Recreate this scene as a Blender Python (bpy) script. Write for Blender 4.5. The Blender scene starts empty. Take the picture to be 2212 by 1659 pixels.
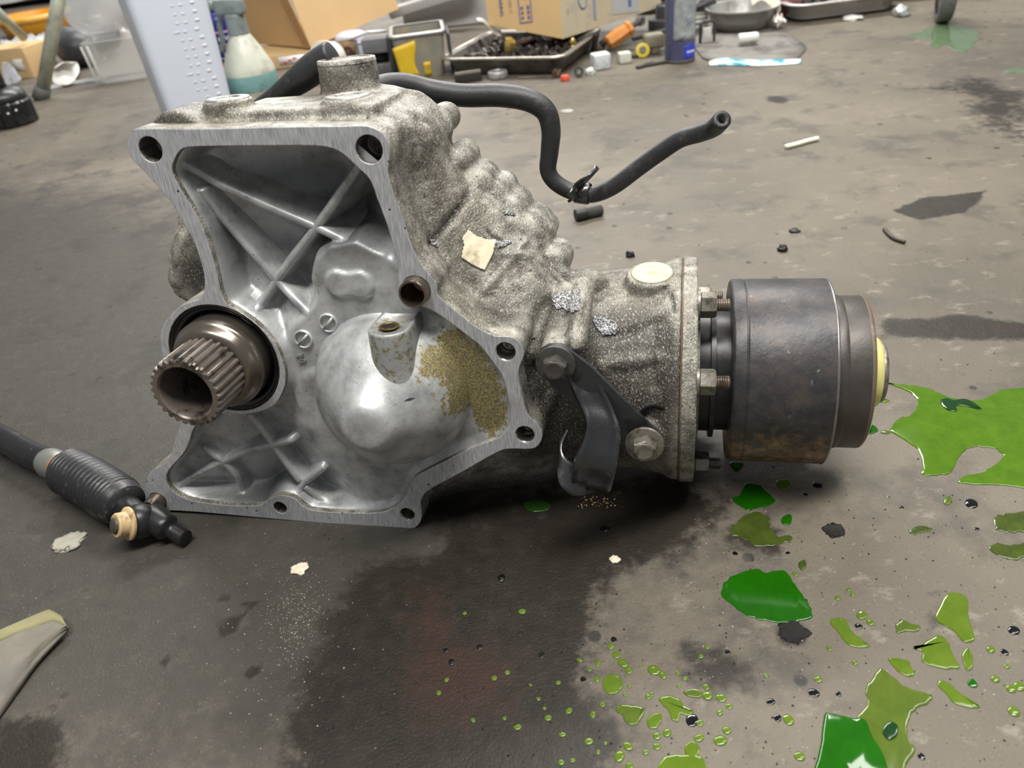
import bpy, bmesh, math, random
import numpy as np
from math import sin, cos, pi, radians, sqrt, atan2
from mathutils import Vector, Matrix, noise
from mathutils.bvhtree import BVHTree
random.seed(7)
C = bpy.context.scene.collection
SC = bpy.context.scene

# ------------------------------------------------------------------ camera
F, CX, CY, H = 1700.0, 1106.0, 829.5, 0.42
PIT, ROL = radians(34), radians(7)
_u = np.array([-sin(ROL)*cos(PIT), cos(ROL)*cos(PIT), sin(PIT)])
_f = np.array([0, 0, -1.0]); _Y = _f - _u*(_f@_u); _Y /= np.linalg.norm(_Y); _X = np.cross(_Y, _u)
RM = np.array([_X, _Y, _u]); CAM = np.array([0, 0, H])
cd = bpy.data.cameras.new('camera'); cam = bpy.data.objects.new('camera', cd); C.objects.link(cam)
cd.sensor_width = 36; cd.lens = F/2212*36; cd.clip_start = 0.01
M4 = Matrix.Identity(4)
for i in range(3):
    for j in range(3): M4[i][j] = RM[i, j]
    M4[i][3] = CAM[i]
cam.matrix_world = M4
cd.dof.use_dof = True; cd.dof.focus_distance = 0.60; cd.dof.aperture_fstop = 9.0
SC.camera = cam

# ------------------------------------------------------------------ light
w = bpy.data.worlds.new('world'); SC.world = w; w.use_nodes = True
bg = w.node_tree.nodes['Background']; bg.inputs[0].default_value = (0.95, 0.97, 1.0, 1); bg.inputs[1].default_value = 0.24
def area(name, loc, target, sx, sy, energy, color=(1, 0.97, 0.92)):
    l = bpy.data.lights.new(name, 'AREA'); l.shape = 'RECTANGLE'; l.size = sx; l.size_y = sy; l.energy = energy; l.color = color
    o = bpy.data.objects.new(name, l); C.objects.link(o); o.location = loc
    o.rotation_euler = (Vector(target)-Vector(loc)).to_track_quat('-Z', 'Y').to_euler()
    return o
area('ceiling_light', (0.1, 0.0, 2.6), (-.05, .5, 0), 2.4, 0.5, 108)
area('ceiling_light', (0.2, 3.3, 2.7), (0.2, 2.2, 0), 3.2, 0.4, 150)
area('ceiling_light', (1.9, 1.2, 2.6), (1.1, 1.2, 0), 0.25, 1.6, 24)
area('door_light', (-0.4, 5.6, 1.8), (0.2, 1.6, 0.0), 3.4, 1.6, 60, (0.95, 0.98, 1.0))
vs = SC.view_settings
SC.display_settings.display_device = 'sRGB'
vs.view_transform = 'Standard'; vs.look = 'None'; vs.gamma = 1.0; vs.use_curve_mapping = False
vs.exposure = 0.17

# ------------------------------------------------------------------ pixel to space
def ray(px, py): return RM @ np.array([(px-CX)/F, -(py-CY)/F, -1.0])
def fl(px, py, z=0.0):
    d = ray(px, py); t = (z-H)/d[2]; return Vector(CAM+d*t)
def vy(px, py, Y):
    d = ray(px, py); t = (Y-CAM[1])/d[1]; return Vector(CAM+d*t)
TH = radians(6.4)
XL = np.array([.968, -.25, 0]); XL /= np.linalg.norm(XL)
BK = np.array([.25, .968, 0]); BK /= np.linalg.norm(BK)
NN = -BK*cos(TH)+np.array([0, 0, sin(TH)])
ZL = BK*sin(TH)+np.array([0, 0, cos(TH)])
OO = np.array(fl(880, 1140)) + np.array([0, 0, 0.0006])
def L(px, py, d=0.0):
    """the point where the sight line of a pixel meets the plane D in front of the mounting face, in the case's own axes"""
    r = ray(px, py); t = ((OO-CAM)@NN+d)/(r@NN); P = CAM+r*t-OO
    return Vector((P@XL, -d, P@ZL))
def W(p): return Vector(OO+XL*p[0]-NN*p[1]+ZL*p[2])
LOC = Matrix.Identity(4)
for i in range(3):
    LOC[i][0] = XL[i]; LOC[i][1] = -NN[i]; LOC[i][2] = ZL[i]; LOC[i][3] = OO[i]
LINV = LOC.inverted()
def toL(p): return LINV @ Vector(p)

# ------------------------------------------------------------------ materials
def s2l(c):
    return tuple(((v/255)/12.92 if v/255 <= .04045 else ((v/255+.055)/1.055)**2.4) for v in c)
class Nt:
    def __init__(s, name):
        s.m = bpy.data.materials.new(name); s.m.use_nodes = True; s.t = s.m.node_tree; s.n = s.t.nodes; s.l = s.t.links
        s.b = s.n['Principled BSDF']; s._tc = None
    def node(s, typ, **kw):
        n = s.n.new(typ)
        for k, v in kw.items(): setattr(n, k, v)
        return n
    def tc(s, out='Object'):
        if not s._tc: s._tc = s.n.new('ShaderNodeTexCoord')
        return s._tc.outputs[out]
    def noise(s, scale, detail=4, rough=.55, stretch=None, vec=None, dist=0):
        n = s.n.new('ShaderNodeTexNoise'); n.inputs['Scale'].default_value = scale; n.inputs['Detail'].default_value = detail
        n.inputs['Roughness'].default_value = rough; n.inputs['Distortion'].default_value = dist
        v = vec or s.tc()
        if stretch:
            mp = s.n.new('ShaderNodeMapping'); mp.inputs['Scale'].default_value = stretch; s.l.new(v, mp.inputs[0]); v = mp.outputs[0]
        s.l.new(v, n.inputs['Vector']); return n.outputs['Fac']
    def voro(s, scale, feature='F1', stretch=None, rnd=1):
        n = s.n.new('ShaderNodeTexVoronoi'); n.feature = feature; n.inputs['Scale'].default_value = scale; n.inputs['Randomness'].default_value = rnd
        v = s.tc()
        if stretch:
            mp = s.n.new('ShaderNodeMapping'); mp.inputs['Scale'].default_value = stretch; s.l.new(v, mp.inputs[0]); v = mp.outputs[0]
        s.l.new(v, n.inputs['Vector']); return n.outputs['Distance']
    def ramp(s, fac, stops):
        r = s.n.new('ShaderNodeValToRGB'); e = r.color_ramp.elements
        while len(e) < len(stops): e.new(.5)
        for k, (p, c) in enumerate(stops):
            e[k].position = p; e[k].color = (*c, 1) if len(c) == 3 else c
        s.l.new(fac, r.inputs[0]); return r.outputs[0]
    def step(s, fac, a, b):
        r = s.n.new('ShaderNodeMapRange'); r.interpolation_type = 'SMOOTHSTEP'
        r.inputs['From Min'].default_value = a; r.inputs['From Max'].default_value = b; s.l.new(fac, r.inputs[0]); return r.outputs[0]
    def math(s, op, a, b=None):
        n = s.n.new('ShaderNodeMath'); n.operation = op
        for k, v in enumerate((a, b)):
            if v is None: continue
            if isinstance(v, (int, float)): n.inputs[k].default_value = v
            else: s.l.new(v, n.inputs[k])
        return n.outputs[0]
    def mix(s, fac, a, b):
        n = s.n.new('ShaderNodeMix'); n.data_type = 'RGBA'
        for k, v in ((0, fac), (6, a), (7, b)):
            if isinstance(v, (int, float)): n.inputs[k].default_value = v
            elif isinstance(v, tuple): n.inputs[k].default_value = (*v, 1) if len(v) == 3 else v
            else: s.l.new(v, n.inputs[k])
        return n.outputs[2]
    def attr(s, name):
        n = s.n.new('ShaderNodeAttribute'); n.attribute_name = name; return n
    def bump(s, h, strength=.3, dist=.001):
        n = s.n.new('ShaderNodeBump'); n.inputs['Strength'].default_value = strength; n.inputs['Distance'].default_value = dist
        s.l.new(h, n.inputs['Height']); s.l.new(n.outputs[0], s.b.inputs['Normal'])
    def set(s, **kw):
        names = dict(color='Base Color', metal='Metallic', rough='Roughness', trans='Transmission Weight', ior='IOR', alpha='Alpha',
                     coat='Coat Weight', coat_rough='Coat Roughness', spec='Specular IOR Level', sss='Subsurface Weight')
        for k, v in kw.items():
            i = s.b.inputs[names[k]]
            if isinstance(v, (int, float)): i.default_value = v
            elif isinstance(v, tuple): i.default_value = (*v, 1)
            else: s.l.new(v, i)
        return s
MC = {}
def plain(name, rgb, rough=.5, metal=0.0, var=.12, scale=60, bump=.0, dirt=None, dirt_amt=.5, dirt_scale=18, **kw):
    """a plain material with a little variation, and grime in patches where asked"""
    if name in MC: return MC[name]
    t = Nt(name); c = s2l(rgb)
    n = t.noise(scale, 5)
    col = t.ramp(n, [(.3, tuple(v*(1-var) for v in c)), (.7, tuple(min(1, v*(1+var)) for v in c))])
    if dirt:
        col = t.mix(t.step(t.noise(dirt_scale, 6, .65), .62-.3*dirt_amt, .78-.2*dirt_amt), col, s2l(dirt))
    t.set(color=col, rough=rough, metal=metal, **kw)
    if bump: t.bump(t.noise(scale*3, 4), bump, .002)
    MC[name] = t.m; return t.m

def mat_cast():
    t = Nt('weathered cast aluminium')
    big = t.noise(14, 5, .6); mid = t.noise(75, 5, .65); fine = t.noise(1000, 2, .6, stretch=(1, .5, .6)); sp = t.voro(420)
    base = t.ramp(mid, [(.30, s2l((70, 67, 60))), (.5, s2l((130, 127, 118))), (.70, s2l((176, 173, 163)))])
    grime = t.step(big, .46, .66)
    base = t.mix(t.math('MULTIPLY', grime, .62), base, s2l((88, 82, 70)))
    at = t.attr('grime')  # holds grime, plus shade painted at the grooves and arch lug
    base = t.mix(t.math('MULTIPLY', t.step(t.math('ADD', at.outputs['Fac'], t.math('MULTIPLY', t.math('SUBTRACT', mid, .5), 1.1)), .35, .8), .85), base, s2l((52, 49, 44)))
    base = t.mix(t.math('MULTIPLY', t.step(fine, .52, .72), .5), base, s2l((206, 203, 190)))
    base = t.mix(t.step(t.math('SUBTRACT', 1.0, t.noise(260, 3, .6)), .60, .72), base, s2l((70, 67, 60)))
    pits = t.step(t.math('SUBTRACT', .16, sp), 0.0, .08)
    base = t.mix(t.math('MULTIPLY', pits, t.step(t.noise(40, 2), .55, .6)), base, s2l((36, 34, 31)))
    t.set(color=base, metal=.25, rough=.47)
    t.bump(t.math('ADD', fine, t.math('MULTIPLY', mid, 1.6)), .55, .0016); return t.m
def mat_web():
    t = Nt('clean die cast aluminium')
    n = t.noise(55, 5, .6); f = t.noise(600, 3)
    base = t.ramp(n, [(.3, s2l((138, 140, 140))), (.5, s2l((174, 176, 176))), (.72, s2l((198, 200, 199)))])
    base = t.mix(t.math('MULTIPLY', t.step(t.noise(16, 6, .7), .52, .68), .45), base, s2l((116, 117, 114)))
    base = t.mix(t.math('MULTIPLY', t.step(t.noise(240, 4, .7), .60, .72), .5), base, s2l((104, 103, 98)))
    at = t.attr('oil')
    speck = t.ramp(t.noise(1000, 3, .7), [(.38, s2l((92, 90, 76))), (.52, s2l((138, 130, 96))), (.62, s2l((176, 158, 96))), (.72, s2l((222, 196, 112)))])
    msk = t.step(t.math('ADD', at.outputs['Fac'], t.math('MULTIPLY', t.math('SUBTRACT', t.noise(190, 5, .7), .5), 1.3)), .45, .56)
    base = t.mix(msk, base, speck)
    st = t.attr('greyed')  # pocket shade painted in, plus greyer rib feet and boss
    base = t.mix(t.math('MULTIPLY', t.step(t.math('ADD', st.outputs['Fac'], t.math('MULTIPLY', t.math('SUBTRACT', n, .5), .9)), .3, .8), .8), base, s2l((88, 90, 90)))
    base = t.mix(t.step(t.math('SUBTRACT', .07, t.voro(120)), 0, .03), base, s2l((80, 80, 78)))
    t.set(color=base, metal=.42, rough=t.math('ADD', .34, t.math('MULTIPLY', n, .2)))
    t.bump(f, .16, .0006); return t.m
def mat_machined():
    t = Nt('milled aluminium face')
    n = t.noise(120, 4, .6, stretch=(9, 1, .8)); b = t.noise(24, 4)
    base = t.ramp(n, [(.3, s2l((150, 152, 155))), (.5, s2l((188, 190, 193))), (.7, s2l((214, 216, 219)))])
    base = t.mix(t.math('MULTIPLY', t.step(b, .55, .75), .5), base, s2l((142, 143, 143)))
    base = t.mix(t.step(t.math('SUBTRACT', .09, t.voro(95)), 0, .03), base, s2l((48, 46, 44)))
    t.set(color=base, metal=.45, rough=t.math('ADD', .32, t.math('MULTIPLY', n, .18)))
    t.bump(n, .12, .0006); return t.m
def mat_drum():
    t = Nt('black painted steel with rust bloom')
    n = t.noise(45, 5, .65); f = t.noise(240, 4, .65, stretch=(1, 1, .6))
    base = t.ramp(n, [(.3, s2l((40, 41, 43))), (.5, s2l((60, 59, 60))), (.68, s2l((82, 73, 69)))])
    sx = t.node('ShaderNodeSeparateXYZ'); t.l.new(t.tc(), sx.inputs[0])
    low = t.math('SUBTRACT', .092, sx.outputs['Z'])
    low = t.step(t.math('ADD', low, t.math('MULTIPLY', t.math('SUBTRACT', t.noise(60, 5, .7), .5), .09)), .004, .03)
    base = t.mix(t.math('MULTIPLY', low, .75), base, t.ramp(t.noise(130, 4, .7), [(.35, s2l((58, 50, 42))), (.55, s2l((130, 104, 72))), (.7, s2l((176, 146, 104)))]))
    base = t.mix(t.step(t.math('SUBTRACT', .12, t.voro(230)), 0, .05), base, s2l((30, 30, 31)))
    base = t.mix(t.step(f, .66, .74), base, s2l((128, 128, 128)))
    t.set(color=base, metal=.35, rough=.44); t.bump(f, .3, .001); return t.m
def mat_floor():
    t = Nt('oil soaked concrete')
    P = t.node('ShaderNodeNewGeometry').outputs['Position']
    nz = lambda sc, d=5, r=.6, st=None: t.noise(sc, d, r, st, P)
    big, mid, fine, grain = nz(2.4), nz(11, 6, .65), nz(70, 5, .65), nz(520, 3, .6)
    base = t.ramp(big, [(.3, s2l((78, 73, 64))), (.5, s2l((97, 90, 79))), (.72, s2l((114, 106, 93)))])
    base = t.mix(t.math('MULTIPLY', t.step(mid, .5, .66), .7), base, s2l((70, 66, 60)))
    base = t.mix(t.math('MULTIPLY', t.step(nz(26, 6, .7, (1, 1.6, 1)), .56, .7), .35), base, s2l((156, 148, 136)))
    at = t.attr('tint'); sp = t.node('ShaderNodeSeparateColor'); t.l.new(at.outputs['Color'], sp.inputs[0])
    j = t.math('MULTIPLY', t.math('SUBTRACT', t.math('ADD', t.math('MULTIPLY', mid, .5), t.math('MULTIPLY', fine, .5)), .5), 1.2)
    def m(ch, a, b): return t.step(t.math('ADD', sp.outputs[ch], j), a, b)
    base = t.mix(t.math('MULTIPLY', m(1, .25, .75), .8), base, t.ramp(fine, [(.3, s2l((36, 36, 34))), (.7, s2l((51, 50, 47)))]))       # damp grey
    dark = m(0, .38, .62)
    base = t.mix(t.math('MULTIPLY', dark, .93), base, t.ramp(fine, [(.3, s2l((20, 18, 14))), (.6, s2l((33, 29, 23))), (.8, s2l((52, 46, 38)))]))
    base = t.mix(t.math('MULTIPLY', m(2, .4, .75), .6), base, s2l((54, 34, 28)))         # rust brown
    pit = t.step(t.math('SUBTRACT', .17, t.voro(34)), 0, .05)
    base = t.mix(t.math('MULTIPLY', pit, t.step(nz(9, 3), .5, .6)), base, s2l((46, 44, 41)))
    base = t.mix(t.math('MULTIPLY', t.step(grain, .64, .74), t.math('SUBTRACT', .45, t.math('MULTIPLY', dark, .40))), base, s2l((160, 152, 138)))
    base = t.mix(t.step(t.math('SUBTRACT', 1.0, grain), .62, .72), base, s2l((58, 54, 49)))
    rough = t.math('SUBTRACT', t.math('ADD', .42, t.math('MULTIPLY', mid, .25)), t.math('MULTIPLY', dark, .12))
    t.set(color=base, rough=rough, spec=.34)
    t.bump(t.math('ADD', fine, t.math('MULTIPLY', grain, .7)), .35, .0016); return t.m
def mat_clear(name, rgb, rough=.08, alpha=.35, trans=0):
    if name in MC: return MC[name]
    t = Nt(name); t.set(color=s2l(rgb), rough=rough, alpha=alpha, trans=trans, ior=1.4); MC[name] = t.m; return t.m
def mat_coolant(name, a, b, rough=.04):
    if name in MC: return MC[name]
    a, b = [tuple(v*.74 for v in q) for q in (a, b)]
    t = Nt(name)
    col = t.ramp(t.noise(55, 6, .7), [(.25, s2l(a)), (.75, s2l(b))])
    t.set(color=col, rough=rough, spec=.4); MC[name] = t.m; return t.m
CAST, WEB, MILL, DRUM = mat_cast(), mat_web(), mat_machined(), mat_drum()
RUBBER = plain('black rubber', (38, 39, 41), .48, scale=160, bump=.12, dirt=(70, 66, 60), dirt_amt=.25, dirt_scale=90)
GLOSSBLK = plain('glossy black paint', (30, 31, 33), .3, .2, scale=200, bump=.08, coat=1.0, coat_rough=.16, dirt=(74, 72, 68), dirt_amt=.3, dirt_scale=70)
DARKST = plain('dark oily steel', (52, 52, 53), .36, .6, scale=120, dirt=(30, 29, 28), dirt_amt=.45, dirt_scale=60)
DULLST = plain('dull grey plated steel', (128, 124, 114), .42, .55, scale=130, bump=.15, dirt=(72, 66, 56), dirt_amt=.45, dirt_scale=110)
STEEL = plain('ground shaft steel', (128, 119, 110), .27, .9, var=.05, scale=30)
SPLST = plain('oiled spline steel', (118, 110, 102), .33, .5, var=.15, scale=90, dirt=(52, 47, 43), dirt_amt=.4, dirt_scale=70)
CHROME = plain('bright steel', (196, 194, 188), .18, .95, var=.05)
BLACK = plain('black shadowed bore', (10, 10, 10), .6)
CARD = plain('corrugated cardboard', (198, 168, 122), .8, var=.07, scale=9, bump=.05, dirt=(160, 128, 84), dirt_amt=.25, dirt_scale=6)
WHITE = plain('white plastic', (214, 214, 208), .45, var=.05, scale=40, dirt=(150, 146, 136), dirt_amt=.3, dirt_scale=30)

# ------------------------------------------------------------------ mesh helpers
def mesh(name, verts, faces, mat=None, parent=None, smooth=True, sharp=None, attrs=None):
    me = bpy.data.meshes.new(name)
    me.from_pydata([tuple(v) for v in verts], [], [tuple(f) for f in faces])
    o = bpy.data.objects.new(name, me); C.objects.link(o)
    if mat: me.materials.append(mat)
    if parent: o.parent = parent
    if smooth: me.polygons.foreach_set('use_smooth', [True]*len(me.polygons))
    for k, v in (attrs or {}).items():
        a = me.attributes.new(k, 'FLOAT', 'POINT'); a.data.foreach_set('value', np.asarray(v, dtype=np.float32))
    bm = bmesh.new(); bm.from_mesh(me); bmesh.ops.recalc_face_normals(bm, faces=bm.faces[:])
    if sharp:
        for e in bm.edges:
            if len(e.link_faces) == 2 and e.calc_face_angle(0) > radians(sharp): e.smooth = False
    bm.to_mesh(me); bm.free(); me.update()
    return o
def empty(name, loc=(0, 0, 0), rz=0.0, mat=None):
    o = bpy.data.objects.new(name, None); C.objects.link(o)
    if mat is not None: o.matrix_world = mat
    else: o.location = loc; o.rotation_euler = (0, 0, rz)
    o.empty_display_size = .02
    return o
def tag(o, label=None, cat=None, group=None, kind=None):
    for k, v in (('label', label), ('category', cat), ('group', group), ('kind', kind)):
        if v: o[k] = v
    return o
class MB:
    def __init__(s): s.v = []; s.f = []
    def add(s, vf):
        v, f = vf; n = len(s.v); s.v += [Vector(p) for p in v]; s.f += [tuple(i+n for i in q) for q in f]; return s
    def xf(s, m):
        s.v = [m @ p for p in s.v]; return s
    def obj(s, name, mat=None, parent=None, **kw): return mesh(name, s.v, s.f, mat, parent, **kw)
def frame(d, up=(0, 0, 1)):
    d = Vector(d).normalized(); u = Vector(up)
    if abs(d.dot(u)) > .98: u = Vector((1, 0, 0))
    a = d.cross(u).normalized(); b = d.cross(a).normalized(); return d, a, b
def rings(rs, cap=(True, True), closed=True):
    """skin between rings of equal length"""
    v = []; f = []; n = len(rs[0])
    for r in rs: v += [Vector(p) for p in r]
    for i in range(len(rs)-1):
        for j in range(n if closed else n-1):
            k = (j+1) % n
            f.append((i*n+j, i*n+k, (i+1)*n+k, (i+1)*n+j))
    if closed and cap[0]: f.append(tuple(range(n))[::-1])
    if closed and cap[1]: f.append(tuple((len(rs)-1)*n+j for j in range(n)))
    return v, f
def lathe(prof, o=(0, 0, 0), d=(0, 0, 1), n=32, cap=(True, True), fn=None):
    """prof: (radius, height along d)"""
    o = Vector(o); d, a, b = frame(d); rs = []
    for r, t in prof:
        r = max(r, 1e-5)
        rs.append([o+d*t+(a*cos(2*pi*k/n)+b*sin(2*pi*k/n))*(r*(fn(k, n, r, t) if fn else 1)) for k in range(n)])
    return rings(rs, cap)
def catmull(pts, n=6, closed=False):
    pts = [Vector(p) for p in pts]; out = []; m = len(pts)
    for i in range(m if closed else m-1):
        g = (lambda k: pts[k % m]) if closed else (lambda k: pts[min(max(k, 0), m-1)])
        p0, p1, p2, p3 = g(i-1), g(i), g(i+1), g(i+2)
        for k in range(n):
            t = k/n
            out.append(.5*((2*p1)+(p2-p0)*t+(2*p0-5*p1+4*p2-p3)*t*t+(3*p1-p0-3*p2+p3)*t**3))
    if not closed: out.append(pts[-1])
    return out
def tube(pts, r, n=12, cap=True, rfn=None, hollow=0):
    pts = [Vector(p) for p in pts]; rs = []; m = len(pts); prev = None
    for i, p in enumerate(pts):
        d = (pts[min(i+1, m-1)]-pts[max(i-1, 0)]).normalized()
        if prev is None: _, a, b = frame(d)
        else:
            a = (prev-d*prev.dot(d)).normalized(); b = d.cross(a)
        prev = a; rr = r[i] if isinstance(r, (list, tuple)) else r
        if rfn: rr = rfn(i/(m-1))
        rs.append([p+(a*cos(2*pi*k/n)+b*sin(2*pi*k/n))*rr for k in range(n)])
    if hollow:
        c = pts[-1]; d = (pts[-1]-pts[-2]).normalized()
        rs.append([c+(q-c)*hollow for q in rs[-1]]); rs.append([q-d*.03*min(1, (rr/.006)) for q in rs[-1]])
    return rings(rs, (cap, cap))
def box(sx, sy, sz, c=(0, 0, 0), bev=0.0, m=None):
    """box centred in x,y, standing on c.z"""
    if bev <= 0:
        v = [Vector((x*sx/2, y*sy/2, z*sz)) for z in (0, 1) for x, y in ((-1, -1), (1, -1), (1, 1), (-1, 1))]
        f = [(3, 2, 1, 0), (4, 5, 6, 7)]+[(i, (i+1) % 4, 4+(i+1) % 4, 4+i) for i in range(4)]
    else:
        def rr(ins, z):
            r = []
            for x, y, a0 in ((-1, -1, pi), (1, -1, 1.5*pi), (1, 1, 0), (-1, 1, .5*pi)):
                for k in range(4):
                    a = a0+k*pi/6
                    r.append(Vector((x*(sx/2-bev)+(bev-ins)*cos(a), y*(sy/2-bev)+(bev-ins)*sin(a), z)))
            return r
        b = min(bev, sz*.3)
        v, f = rings([rr(bev*.6, 0), rr(bev*.15, b*.4), rr(0, b), rr(0, sz-b), rr(bev*.15, sz-b*.4), rr(bev*.6, sz)])
    v = [p+Vector(c) for p in v]
    if m: v = [m @ p for p in v]
    return v, f
def prism(poly, h, axis=(0, 1, 0), bev=0.0):
    """closed 3D polygon swept along axis by h"""
    a = Vector(axis); n = len(poly); poly = [Vector(p) for p in poly]
    if bev:
        c = sum(poly, Vector())/n
        def ins(k): return [p+(c-p).normalized()*k for p in poly]
        return rings([ins(bev), [p+a*bev for p in poly], [p+a*(h-bev) for p in poly], [p+a*h for p in ins(bev)]])
    return rings([poly, [p+a*h for p in poly]])
def hexnut(o, d, r, h, rot=0.0):
    o = Vector(o); d, a, b = frame(d)
    def rg(rr, t, n=12):
        out = []
        for k in range(n):
            an = 2*pi*k/n+rot
            q = rr if k % 2 == 0 else rr*cos(pi/6)
            out.append(o+d*t+(a*cos(an)+b*sin(an))*q)
        return out
    return rings([rg(r*.94, 0), rg(r, h*.06), rg(r, h*.85), rg(r*.88, h)])
def threaded(o, d, r, ln, pitch=.0015, n=14):
    prof = []; k = int(ln/pitch)
    for i in range(k):
        prof += [(r*.86, i*pitch), (r, i*pitch+pitch*.35), (r, i*pitch+pitch*.55)]
    prof += [(r*.86, k*pitch), (r*.7, k*pitch+.0006)]
    return lathe(prof, o, d, n)
def ngrid(fn, nu, nv):
    v = [fn(i/(nu-1), j/(nv-1)) for j in range(nv) for i in range(nu)]
    f = [(j*nu+i, j*nu+i+1, (j+1)*nu+i+1, (j+1)*nu+i) for j in range(nv-1) for i in range(nu-1)]
    return v, f
def solid(o, t, off=0):
    m = o.modifiers.new('thickness', 'SOLIDIFY'); m.thickness = t; m.offset = off; return o
def text(name, body, size, loc_mat, mat, parent, ext=.0003, align='CENTER', font=None):
    cu = bpy.data.curves.new(name, 'FONT'); cu.body = body; cu.size = size; cu.extrude = ext; cu.align_x = align; cu.align_y = 'CENTER'
    cu.resolution_u = 2
    tmp = bpy.data.objects.new(name, cu); C.objects.link(tmp)
    me = bpy.data.meshes.new_from_object(tmp.evaluated_get(bpy.context.evaluated_depsgraph_get())); bpy.data.objects.remove(tmp)
    me.materials.clear(); me.materials.append(mat)
    o = bpy.data.objects.new(name, me); C.objects.link(o); o.parent = parent; o.matrix_local = loc_mat
    return o
def face_mat(o, nrm, up=(0, 0, 1), spin=0.0):
    """matrix whose z points along nrm and y along up: for lettering on a face"""
    z = Vector(nrm).normalized(); y = (Vector(up)-z*Vector(up).dot(z)).normalized(); x = y.cross(z)
    m = Matrix((x, y, z)).transposed().to_4x4(); m.translation = Vector(o)
    return m @ Matrix.Rotation(spin, 4, 'Z')
# numpy polygon distance
def sdf(pts, poly):
    """signed distance of points (n,2) to a closed polygon, positive inside"""
    P = np.asarray(pts, float); A = np.asarray(poly, float); B = np.roll(A, -1, 0)
    d = np.full(len(P), 1e9); ins = np.zeros(len(P), bool)
    for a, b in zip(A, B):
        e = b-a; q = P-a; t = np.clip((q@e)/max(e@e, 1e-12), 0, 1)
        d = np.minimum(d, np.hypot(*(q-t[:, None]*e).T))
        c = ((a[1] > P[:, 1]) != (b[1] > P[:, 1]))
        with np.errstate(divide='ignore', invalid='ignore'):
            xx = a[0]+(P[:, 1]-a[1])*(b[0]-a[0])/(b[1]-a[1])
        ins ^= c & (P[:, 0] < xx)
    return np.where(ins, d, -d)
def sst(x, a, b):
    t = np.clip((x-a)/(b-a), 0, 1); return t*t*(3-2*t)

# ------------------------------------------------------------------ floor
def axis_steps(a, b, c, d, fine, grow=1.12):
    """fine steps from b to c, growing steps out to a and d"""
    xs = list(np.arange(b, c, fine)); s = fine; x = xs[0]
    while x > a: s *= grow; x -= s; xs.insert(0, x)
    s = fine; x = xs[-1]
    while x < d: s *= grow; x += s; xs.append(x)
    return np.array(xs)
fx = axis_steps(-7, -.55, .8, 5, .006); fy = axis_steps(-1.0, .19, 1.1, 8, .006)
GX, GY = np.meshgrid(fx, fy); FP = np.stack([GX.ravel(), GY.ravel()], 1)
def fpoly(pp): return np.array([tuple(fl(*p))[:2] for p in pp])
def fmask(pp, soft): return np.clip(sdf(FP, fpoly(pp))/soft*.5+.5, 0, 1)
oil = fmask([(760, 1235), (830, 1195), (930, 1190), (960, 1130), (930, 1085), (1250, 1050), (1460, 1035), (1560, 1060), (1520, 1150), (1330, 1240), (1290, 1330), (1250, 1480), (1330, 1600), (1300, 1720), (620, 1720), (640, 1560), (660, 1480), (705, 1420), (715, 1330)], .05)
for pp, s in (([(1905, 690), (2080, 680), (2230, 700), (2230, 735), (2050, 735), (1905, 728)], .02), ([(1925, 455), (1990, 428), (2085, 418), (2133, 410), (2120, 430), (2080, 458), (1990, 475)], .012),
              ([(1570, 1130), (1640, 1120), (1700, 1180), (1600, 1190)], .03), ([(1480, 1400), (1560, 1420), (1600, 1480), (1500, 1500)], .04), ([(2020, 1270), (2010, 1340), (1980, 1380), (2030, 1370)], .02),
              ([(1670, 1350), (1740, 1350), (1750, 1395), (1690, 1390)], .012), ([(0, 1560), (90, 1540), (150, 1620), (100, 1700), (-50, 1700)], .03),
              ([(470, 1340), (525, 1325), (510, 1365), (475, 1380)], .008), ([(525, 1455), (562, 1425), (566, 1450), (535, 1470)], .006), ([(465, 1285), (500, 1282), (495, 1300), (468, 1300)], .006), ([(340, 1430), (370, 1412), (362, 1440), (345, 1445)], .007), ([(515, 1305), (560, 1300), (545, 1320)], .007),
              ([(1650, 205), (1700, 205), (1705, 225), (1660, 222)], .02), ([(1950, 190), (2090, 160), (2260, 200), (2260, 330), (2100, 280), (2060, 210)], .12)):
    oil = np.maximum(oil, fmask(pp, s)*(.8 if s > .1 else 1))
darker = np.maximum(fmask([(-900, 300), (300, 420), (700, 600), (1200, 700), (1300, 1000), (1500, 1050), (1300, 1400), (800, 1800), (-1500, 1800)], .22), 0)  # broad soft grey darkening of the front floor
rust = fmask([(860, 1250), (950, 1280), (990, 1360), (1130, 1420), (1130, 1560), (900, 1600), (850, 1470), (880, 1380)], .045)
rust = np.maximum(rust, fmask([(1930, 700), (2230, 690), (2230, 725), (1950, 728)], .03)*.8)
nxf, nyf = len(fx), len(fy)
floor = mesh('floor', [(x, y, 0) for x, y in FP], [(j*nxf+i, j*nxf+i+1, (j+1)*nxf+i+1, (j+1)*nxf+i) for j in range(nyf-1) for i in range(nxf-1)], mat_floor(), smooth=False)
ca = floor.data.attributes.new('tint', 'FLOAT_COLOR', 'POINT')
ca.data.foreach_set('color', np.stack([oil, darker, rust, np.ones_like(oil)], 1).astype(np.float32).ravel())
floor['kind'] = 'structure'

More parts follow.
